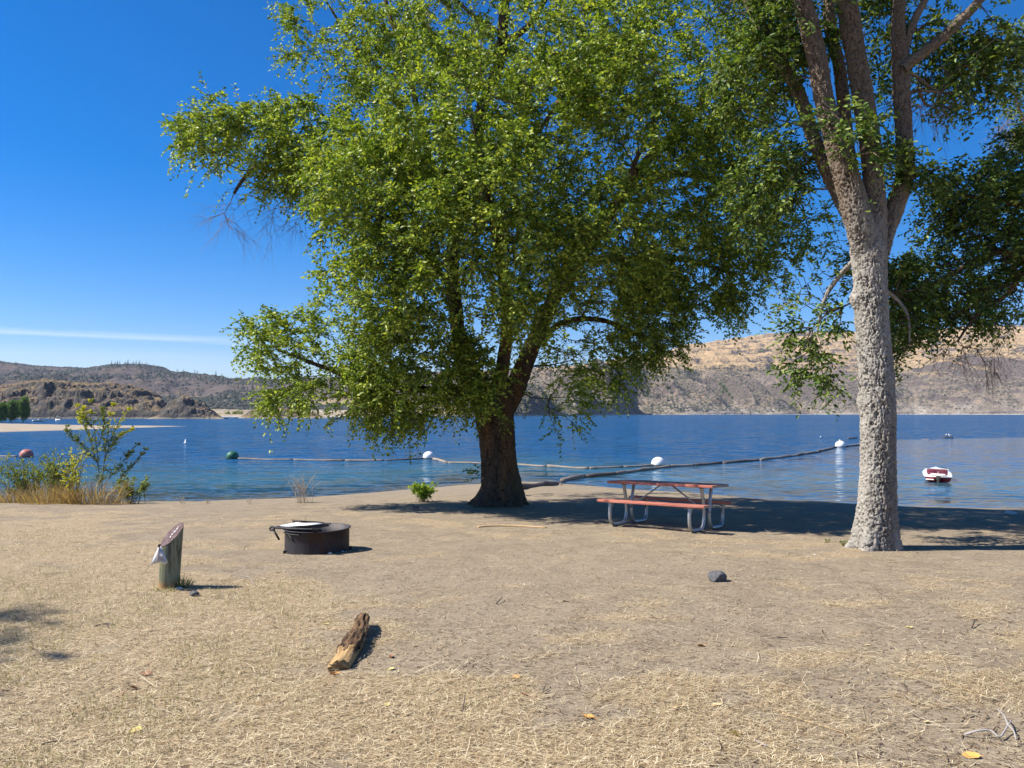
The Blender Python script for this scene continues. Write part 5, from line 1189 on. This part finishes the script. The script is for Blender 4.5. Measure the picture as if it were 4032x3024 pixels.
# ------------------------------------------------------------------ split log, rocks, twigs, leaves
def splitlog():
    a = gp(733, 1446); b = gp(797, 1343); v = b-a; L = float(np.linalg.norm(v[:2])); L = L*.9; n = 26; m_ = 90; r = np.random.default_rng(9)
    root = empty('split_log', tuple(a)); root.rotation_euler = (0, -.06, math.atan2(v[1], v[0])); tag(root, 'chunk of rotten split firewood with cracked brown bark on the ground', 'firewood')
    s = np.linspace(0, 1, m_); V = []
    sec = np.array([(-.075, .0), (-.082, .035), (-.06, .075), (-.02, .098), (.03, .095), (.062, .075), (.08, .03), (.078, .0)])
    secd = smoothpath(np.column_stack([sec, sec[:, 0]*0]), n)[:, :2]*.8
    for q in s:
        w = 1.12*(1-.42*q**1.5)*(1-.35*sstep(.9, 1, q)); ph = secd*w
        lay = .012*(sstep(.17, .19, q)+sstep(.5, .52, q)*-1.1+sstep(.93, .95, q)*-1)
        u = np.linspace(0, 1, n); cr = ridged(u*9+q*.8, q*5+0*u, 4, 7)-.55; top = np.sin(PI*np.clip(u, .0, 1))
        x = q*L-.10*(fbm(u*9, u*0, 0, 4, 4)-.3)*(1-q)**8
        rad = 1+lay*9*top+.8*cr*(top > .3)*sstep(.15, .2, q)*(q < .93)+.5*(fbm(u*14, q*3+0*u, 0, 3, 44)-.5)*(top > .1)
        y = ph[:, 0]*rad+.02*math.sin(q*4); z = ph[:, 1]*rad*.78-.004
        V.append(np.stack([x+0*y, -y, z], -1))
    V = np.concatenate(V); i = np.arange(m_-1)[:, None]*n; j = np.arange(n-1)[None]
    Q = np.stack([i+j, i+j+1, i+n+j+1, i+n+j], -1).reshape(-1, 4); bot = np.stack([np.arange(m_-1)*n, np.arange(m_-1)*n+n, np.arange(m_-1)*n+2*n-1, np.arange(m_-1)*n+n-1], -1)
    u = np.tile(np.linspace(0, 1, n), m_); ss = np.repeat(s, n); Vc = np.concatenate([V, [V[:n].mean(0)+(.015, 0, 0)], [V[-n:].mean(0)]]); e0, e1 = len(V), len(V)+1
    T = np.array([(e0, k+1, k) for k in range(n-1)]+[(e1, (m_-1)*n+k, (m_-1)*n+k+1) for k in range(n-1)]+[(e0, 0, n-1), (e1, (m_-1)*n+n-1, (m_-1)*n)])
    w = N('split_wood'); p = w.pos((.25, 3, 3), True); a1 = w.noise(p, 16, 5, .7); wc = w.mix(w.mapr(a1, .35, .65), (.24, .13, .05), (.5, .34, .16)); w.done(w.bsdf(wc, .8, w.bump(a1, .8, .008), 0, .2))
    bk = N('rotten_bark'); p = bk.pos((.35, 2.5, 2.5), True); a1 = bk.noise(p, 14, 6, .7); bc = bk.mix(bk.mapr(a1, .38, .62), (.035, .022, .015), (.2, .12, .065)); bk.done(bk.bsdf(bc, .9, bk.bump(a1, 1., .02), 0, .15))
    isb = lambda f: (.1 < f[0] < .62)
    fc = Q; uc = u[fc[:, 0]]; sc = ss[fc[:, 0]]; jit = .05*np.sin(sc*37)+.04*np.sin(sc*91+2)
    bark_ = (uc > .1+jit) & (uc < .84+jit) & (sc > .19+.05*np.sin(uc*25)) & (sc < .9+.04*np.sin(uc*19)) & ~((sc > .52) & (sc < .57) & (uc > .6))
    o = npmesh('wood', Vc, [fc[~bark_], bot, T], w.m, root, False)
    npmesh('bark', V+np.array([0, 0, .004]), fc[bark_], bk.m, root, False)
splitlog()
def rock(px, py, sx, sy, sz, label, mat, seed, name='rock', group=None, sink=.2, up=True):
    V, T = ico(4 if sx > .05 else 2); r = np.random.default_rng(seed)
    for k in range(9):                   # chop facets
        nrm = r.normal(0, 1, 3); nrm /= np.linalg.norm(nrm); d = r.uniform(.62, .85); ex = np.maximum(V@nrm-d, 0); V = V-ex[:, None]*nrm*.95
    V = V*(1+.08*(fbm(V[:, 0]*2+seed, V[:, 1]*2, V[:, 2]*2, 3, seed)-.5)[:, None])*np.array([sx, sy, sz])/2
    p = gp(px, py); p[1] += sy/2; p[2] = float(gz(p[0], p[1])); o = npmesh(name, V, T, mat, None, False); o.location = (p[0], p[1], p[2]+sz*(.5-sink)); return tag(o, label, 'rock', group)
M['rock_d'] = simple('dark_basalt', (.07, .068, .072), (.13, .128, .13), 22, .85, .5, .01)
M['rock_p'] = simple('pale_stone', (.5, .47, .42), (.62, .58, .52), 25, .8, .3)
rock(1552, 1259, .235, .2, .15, 'dark grey angular rock on bare sand at right', M['rock_d'], 4)
rock(415, 1290, .1, .09, .065, 'small dark rock beside the wooden post shadow', M['rock_d'], 7)
rock(384, 1275, .075, .05, .035, 'pale flat stone at the right foot of the post', M['rock_p'], 9)
rock(1762, 1200, .04, .04, .02, 'pale pebble on the sand left of the pale elm', M['rock_p'], 12, 'pebble')
rock(898, 1098, .13, .1, .07, 'dark stone in front of the green bush near the big elm', M['rock_d'], 10)
rock(2190, 1113, .25, .2, .1, 'white stone at the water edge, far right', M['rock_p'], 14)
for k, (x, y, s) in enumerate([(1198, 2180, .025), (1231, 2181, .02), (1310, 2168, .03), (1327, 2176, .022), (1349, 2174, .045), (1362, 2173, .02), (1300, 2184, .06), (1153, 2195, .018), (1177, 2203, .015), (1288, 2196, .03)]):
    rock(x/K, y/K, s, s*.7, s*.6, 'small pale stone at the foot of the fire ring', M['rock_p'], 20+k, 'pebble', 'small stones around the fire ring')
rr = np.random.default_rng(17)
lf = lambda nm, c, d: simple(nm, c, d, 30, .55, .3, .002)
LM = {'y': lf('yellow_dead_leaf', (.62, .5, .14), (.7, .58, .22)), 'p': lf('pale_dead_leaf', (.68, .54, .3), (.6, .42, .2)), 'o': lf('orange_dead_leaf', (.6, .28, .07), (.66, .36, .1)), 'b': lf('brown_dead_leaf', (.2, .08, .035), (.28, .12, .05))}
def leafobj(px, py, s, mt, label, curl, rz):
    n1, n2 = 9, 7; u = np.linspace(0, 1, n1); v = np.linspace(-1, 1, n2); U_, V_ = np.meshgrid(u, v, indexing='ij'); w = np.sin(PI*U_**.8)**.75*.36
    x = U_-.5; y = V_*w*(1-curl*.25); z = .02+curl*(.35*(V_*w)**2*3+.5*(U_-.5)**2)+.03*np.sin(U_*9+px)*V_
    P = np.stack([x, y, z], -1).reshape(-1, 3)*s; ii = (np.arange(n1-1)[:, None]*n2+np.arange(n2-1)[None]).ravel()
    b = MB(); b.add(P, np.stack([ii, ii+1, ii+n2+1, ii+n2], -1)); b.tube([(-.5*s, 0, .02*s+curl*.12*s), (-.75*s, .05*s, .03*s+curl*.1*s)], .0016, 4)
    o = b.build('fallen_leaf', LM[mt], None, True); o.location = gp(px, py, .004); o.rotation_euler = (rr.normal(0, .2), rr.normal(0, .2), rz); tag(o, label, 'leaf')
    return o
for px, py, s, mt, cu, rz, lb in [
    (722, 1459, .085, 'o', 1.4, .9, 'curled orange brown leaf just below the split log'), (843, 1447, .065, 'y', .3, .2, 'bright yellow leaf right of the split log'), (316, 1459, .085, 'b', 1., 2.8, 'crumpled dark brown leaf left of the split log'),
    (546, 1504, .08, 'p', .3, .1, 'large pale tan leaf below and left of the split log'), (845, 1420, .06, 'b', 1.1, 1.9, 'dark brown leaf right of the split log, above the yellow one'), (293, 1581, .075, 'y', .9, 3.1, 'golden yellow leaf near the bottom left'),
    (292, 1490, .08, 'b', .9, .6, 'dark brown leaf in straw at lower left'), (1115, 1464, .065, 'o', .4, .3, 'orange tan leaf in the middle foreground'), (1130, 1502, .06, 'b', 1., 2.2, 'brown leaf just under the middle foreground orange leaf'),
    (835, 1525, .06, 'y', .7, 1.6, 'small yellow leaf in the straw below the split log'), (1463, 1531, .095, 'p', .3, 2.9, 'large pale yellow leaf at lower right of centre'), (1548, 1525, .08, 'p', .3, .4, 'pale leaf right of the large pale yellow one'),
    (1270, 1551, .085, 'o', .6, 2.5, 'orange leaf at the low middle of the ground'), (1593, 1591, .085, 'y', .8, .2, 'curled yellow leaf at the bottom right of centre'), (1220, 1300, .07, 'y', .5, .1, 'yellow leaf on bare sand between fire ring and rock'),
    (2097, 1636, .085, 'o', .5, 2.7, 'orange leaf at the bottom right corner'), (1512, 1396, .075, 'o', .8, 2.9, 'small orange leaf below the dark rock'), (1965, 1357, .07, 'y', .6, .4, 'yellow leaf on bare ground at right'), (1875, 1395, .05, 'p', .4, .4, 'tiny pale leaf at right, below the yellow leaf'),
    (2002, 1561, .05, 'p', .5, .9, 'small tan leaf left of the forked grey stick'), (262, 1504, .06, 'b', .6, .2, 'flat reddish leaf beside the dark brown leaf at lower left'), (705, 1350, .05, 'y', .6, .1, 'tiny yellow leaf left of the split log tip')]:
    leafobj(px, py, s, mt, lb, cu, rz)
M['stick_g'] = simple('bleached_stick', (.27, .24, .22), (.38, .35, .32), 20, .8, .3); M['stick_d'] = simple('black_stick', (.045, .035, .035), (.09, .07, .06), 20, .8, .3); M['stick_t'] = simple('tan_stick', (.42, .27, .13), (.55, .38, .2), 20, .8, .3)
def stick(name, paths, rad, mat, label, lift=.01):
    o0 = gp(*paths[0][0][:2]); b = MB()
    for k, L in enumerate(paths):
        P = [gp(q[0], q[1])-o0+np.array([0, 0, lift+(q[2] if len(q) > 2 else 0)]) for q in L]; b.tube(P, [rad*(1 if k == 0 else .7), rad*.55], 7, max(8, 4*len(P)))
    o = b.build(name, mat, None, True); o.location = o0; tag(o, label, 'stick')
stick('forked_stick', [[(2083, 1593), (2110, 1596, .03), (2140, 1596, .03), (2160, 1602, .012), (2178, 1584, .03), (2185, 1577, .04)], [(2178, 1584, .03), (2170, 1572, .05), (2155, 1560, .06)], [(2178, 1584, .03), (2190, 1592, .02), (2195, 1602, 0)]], .0065, M['stick_g'], 'bleached grey forked stick near the bottom right corner')
stick('twig', [[(205, 1356), (218, 1352), (232, 1350), (248, 1352)], [(230, 1350), (234, 1360)]], .008, M['stick_d'], 'black forked twig left of the split log')
stick('twig', [[(90, 1613), (112, 1611, .01), (135, 1606), (165, 1606)]], .005, M['stick_d'], 'long thin dark twig at the bottom left')
stick('twig', [[(1000, 1538), (1003, 1529, .03), (1005, 1518, .05)]], .004, M['stick_d'], 'short dark twig standing on end in the low middle')
stick('twig', [[(1072, 1307), (1080, 1302, .02), (1085, 1297, .02)]], .006, M['stick_d'], 'short dark twig on bare sand right of the fire ring')
stick('twig', [[(1172, 1500), (1178, 1492, .02)], [(1172, 1500), (1186, 1496, .01)]], .005, M['stick_d'], 'small forked dark twig in the centre foreground')
stick('twig', [[(2100, 1358), (2106, 1351, .03), (2112, 1348, .02)]], .007, M['stick_d'], 'short grey brown twig at the right')
stick('twig', [[(2150, 1371), (2175, 1376), (2190, 1375)]], .006, M['stick_d'], 'thin dark twig at the right edge')
stick('twig', [[(1680, 1380), (1702, 1383, .01)]], .006, M['stick_d'], 'thin grey twig between the dark rock and the right edge')
stick('bark_strip', [[(1032, 1140), (1080, 1137), (1130, 1138), (1180, 1141)]], .022, M['stick_t'], 'long tan stick lying in the elm shade left of the table')
stick('pale_stick', [[(1115, 1083), (1140, 1086), (1185, 1084)]], .03, M['stick_g'], 'pale stick at the right foot of the big elm')
stick('twig', [[(795, 1355), (835, 1354)]], .004, M['stick_t'], 'thin tan twig right of the split log tip')
stick('twig', [[(508, 1246), (530, 1247), (540, 1256, .02), (552, 1268)]], .004, M['stick_g'], 'curved pale twig right of the post')
stick('twig', [[(1690, 1545), (1750, 1565), (1830, 1590)]], .003, M['stick_t'], 'long dry grass stem in the lower right foreground')
stick('twig', [[(2035, 1470), (2080, 1490), (2130, 1510)]], .003, M['stick_t'], 'long dry grass stem above the forked stick')
stick('twig', [[(1630, 1605), (1660, 1617)]], .007, M['stick_g'], 'short pale twig near the bottom edge, right of centre')

hz_ = MB(); hz_.box((0, 1500, 196.4), (13000, 9600, 406)); hm = bpy.data.materials.new('haze_air'); hm.use_nodes = True; hn = hm.node_tree; hn.nodes.clear(); ho = hn.nodes.new('ShaderNodeOutputMaterial'); hv = hn.nodes.new('ShaderNodeVolumePrincipled')
hv.inputs['Color'].default_value = (.72, .82, 1, 1); hv.inputs['Density'].default_value = HAZE; hv.inputs['Anisotropy'].default_value = .0; hn.links.new(hv.outputs[0], ho.inputs['Volume'])
tag(hz_.build('haze', hm), kind='stuff')
# ------------------------------------------------------------------ sky, sun, camera
SUN_EL = R(47); SHADOW_AZ = R(3)      # shadows run towards +X, slightly away
w = bpy.data.worlds.new('World'); S.world = w; w.use_nodes = True; nt = w.node_tree; nt.nodes.clear()
sky = nt.nodes.new('ShaderNodeTexSky'); sky.sky_type = 'NISHITA'; sky.sun_disc = False; sky.sun_elevation = SUN_EL
sd = Vector((-math.cos(SHADOW_AZ)*math.cos(SUN_EL), -math.sin(SHADOW_AZ)*math.cos(SUN_EL), math.sin(SUN_EL)))
sky.sun_rotation = math.atan2(sd.x, sd.y)
sky.altitude = 400; sky.air_density = 1.0; sky.dust_density = .3; sky.ozone_density = 5.0
hsv = nt.nodes.new('ShaderNodeHueSaturation'); hsv.inputs['Saturation'].default_value = 1.45; hsv.inputs['Value'].default_value = 1.
bg = nt.nodes.new('ShaderNodeBackground'); bg.inputs[1].default_value = .063; out = nt.nodes.new('ShaderNodeOutputWorld')
tc = nt.nodes.new('ShaderNodeTexCoord'); sp = nt.nodes.new('ShaderNodeSeparateXYZ'); nt.links.new(tc.outputs['Generated'], sp.inputs[0])
def wm(op, a, b=0., c=None):
    o = nt.nodes.new('ShaderNodeMath'); o.operation = op
    for i, v in enumerate((a, b) if c is None else (a, b, c)):
        if isinstance(v, (int, float)): o.inputs[i].default_value = v
        else: nt.links.new(v, o.inputs[i])
    return o.outputs[0]
el = wm('DIVIDE', sp.outputs[2], wm('SQRT', wm('ADD', wm('MULTIPLY', sp.outputs[0], sp.outputs[0]), wm('MULTIPLY', sp.outputs[1], sp.outputs[1]))))
azi = wm('ARCTAN2', sp.outputs[0], sp.outputs[1])
cv = nt.nodes.new('ShaderNodeCombineXYZ'); nt.links.new(wm('MULTIPLY', azi, 4.), cv.inputs[0]); nt.links.new(wm('MULTIPLY', el, 90.), cv.inputs[1])
nz_ = nt.nodes.new('ShaderNodeTexNoise'); nz_.inputs['Scale'].default_value = 1.1; nz_.inputs['Detail'].default_value = 5; nt.links.new(cv.outputs[0], nz_.inputs['Vector'])
def band(c, wd, edge=0.):             # thin cirrus streak at elevation c
    x = wm('ABSOLUTE', wm('SUBTRACT', wm('ADD', el, wm('MULTIPLY', wm('SUBTRACT', nz_.outputs['Fac'], .5), .010)), c))
    return wm('MAXIMUM', wm('SUBTRACT', 1., wm('DIVIDE', x, wd)), 0.)
def azmask(a0, a1):
    o = nt.nodes.new('ShaderNodeMapRange'); nt.links.new(azi, o.inputs[0]); o.inputs[1].default_value = a0; o.inputs[2].default_value = a1; return o.outputs[0]
c1 = wm('MULTIPLY', band(elev(1357), .0055), azmask(-.22, -.42)); c2 = wm('MULTIPLY', wm('MULTIPLY', band(elev(1425), .012), .45), azmask(-.2, -.4)); c3 = wm('MULTIPLY', wm('MULTIPLY', band(elev(1465), .012), .45), azmask(-.15, -.3))
cl = wm('MINIMUM', wm('MULTIPLY', wm('ADD', wm('ADD', c1, c2), c3), wm('ADD', nz_.outputs['Fac'], .35)), 1.)
mx = nt.nodes.new('ShaderNodeMix'); mx.data_type = 'RGBA'; nt.links.new(wm('MULTIPLY', cl, .5), mx.inputs[0]); mx.inputs[7].default_value = (7.5, 8.6, 9.6, 1)
nt.links.new(sky.outputs[0], hsv.inputs['Color']); tn = nt.nodes.new('ShaderNodeMix'); tn.data_type = 'RGBA'; tn.blend_type = 'MULTIPLY'; tn.inputs[0].default_value = 1; tn.inputs[7].default_value = (1.12, 1.1, 1.3, 1); nt.links.new(hsv.outputs[0], tn.inputs[6]); nt.links.new(tn.outputs[2], mx.inputs[6]); nt.links.new(mx.outputs[2], bg.inputs[0]); nt.links.new(bg.outputs[0], out.inputs[0])
sl = bpy.data.lights.new('sun', 'SUN'); sl.energy = 5.0; sl.angle = R(.53); sl.color = (1, .955, .88)
so = bpy.data.objects.new('sun', sl); col.objects.link(so); so.rotation_euler = sd.to_track_quat('Z', 'Y').to_euler()
cam = bpy.data.cameras.new('camera'); co = bpy.data.objects.new('camera', cam); col.objects.link(co); S.camera = co
cam.sensor_width = 36; cam.lens = F/4032*36; cam.clip_start = .05; cam.clip_end = 20000
co.location = tuple(CAM); co.rotation_euler = (PI/2+PITCH, 0, 0)
S.render.resolution_x, S.render.resolution_y = 1024, 768
S.render.engine = 'CYCLES'; S.cycles.max_bounces = 6; S.cycles.transparent_max_bounces = 8
S.view_settings.view_transform = 'Standard'; S.view_settings.look = 'None'; S.view_settings.exposure = .92; S.view_settings.gamma = 1
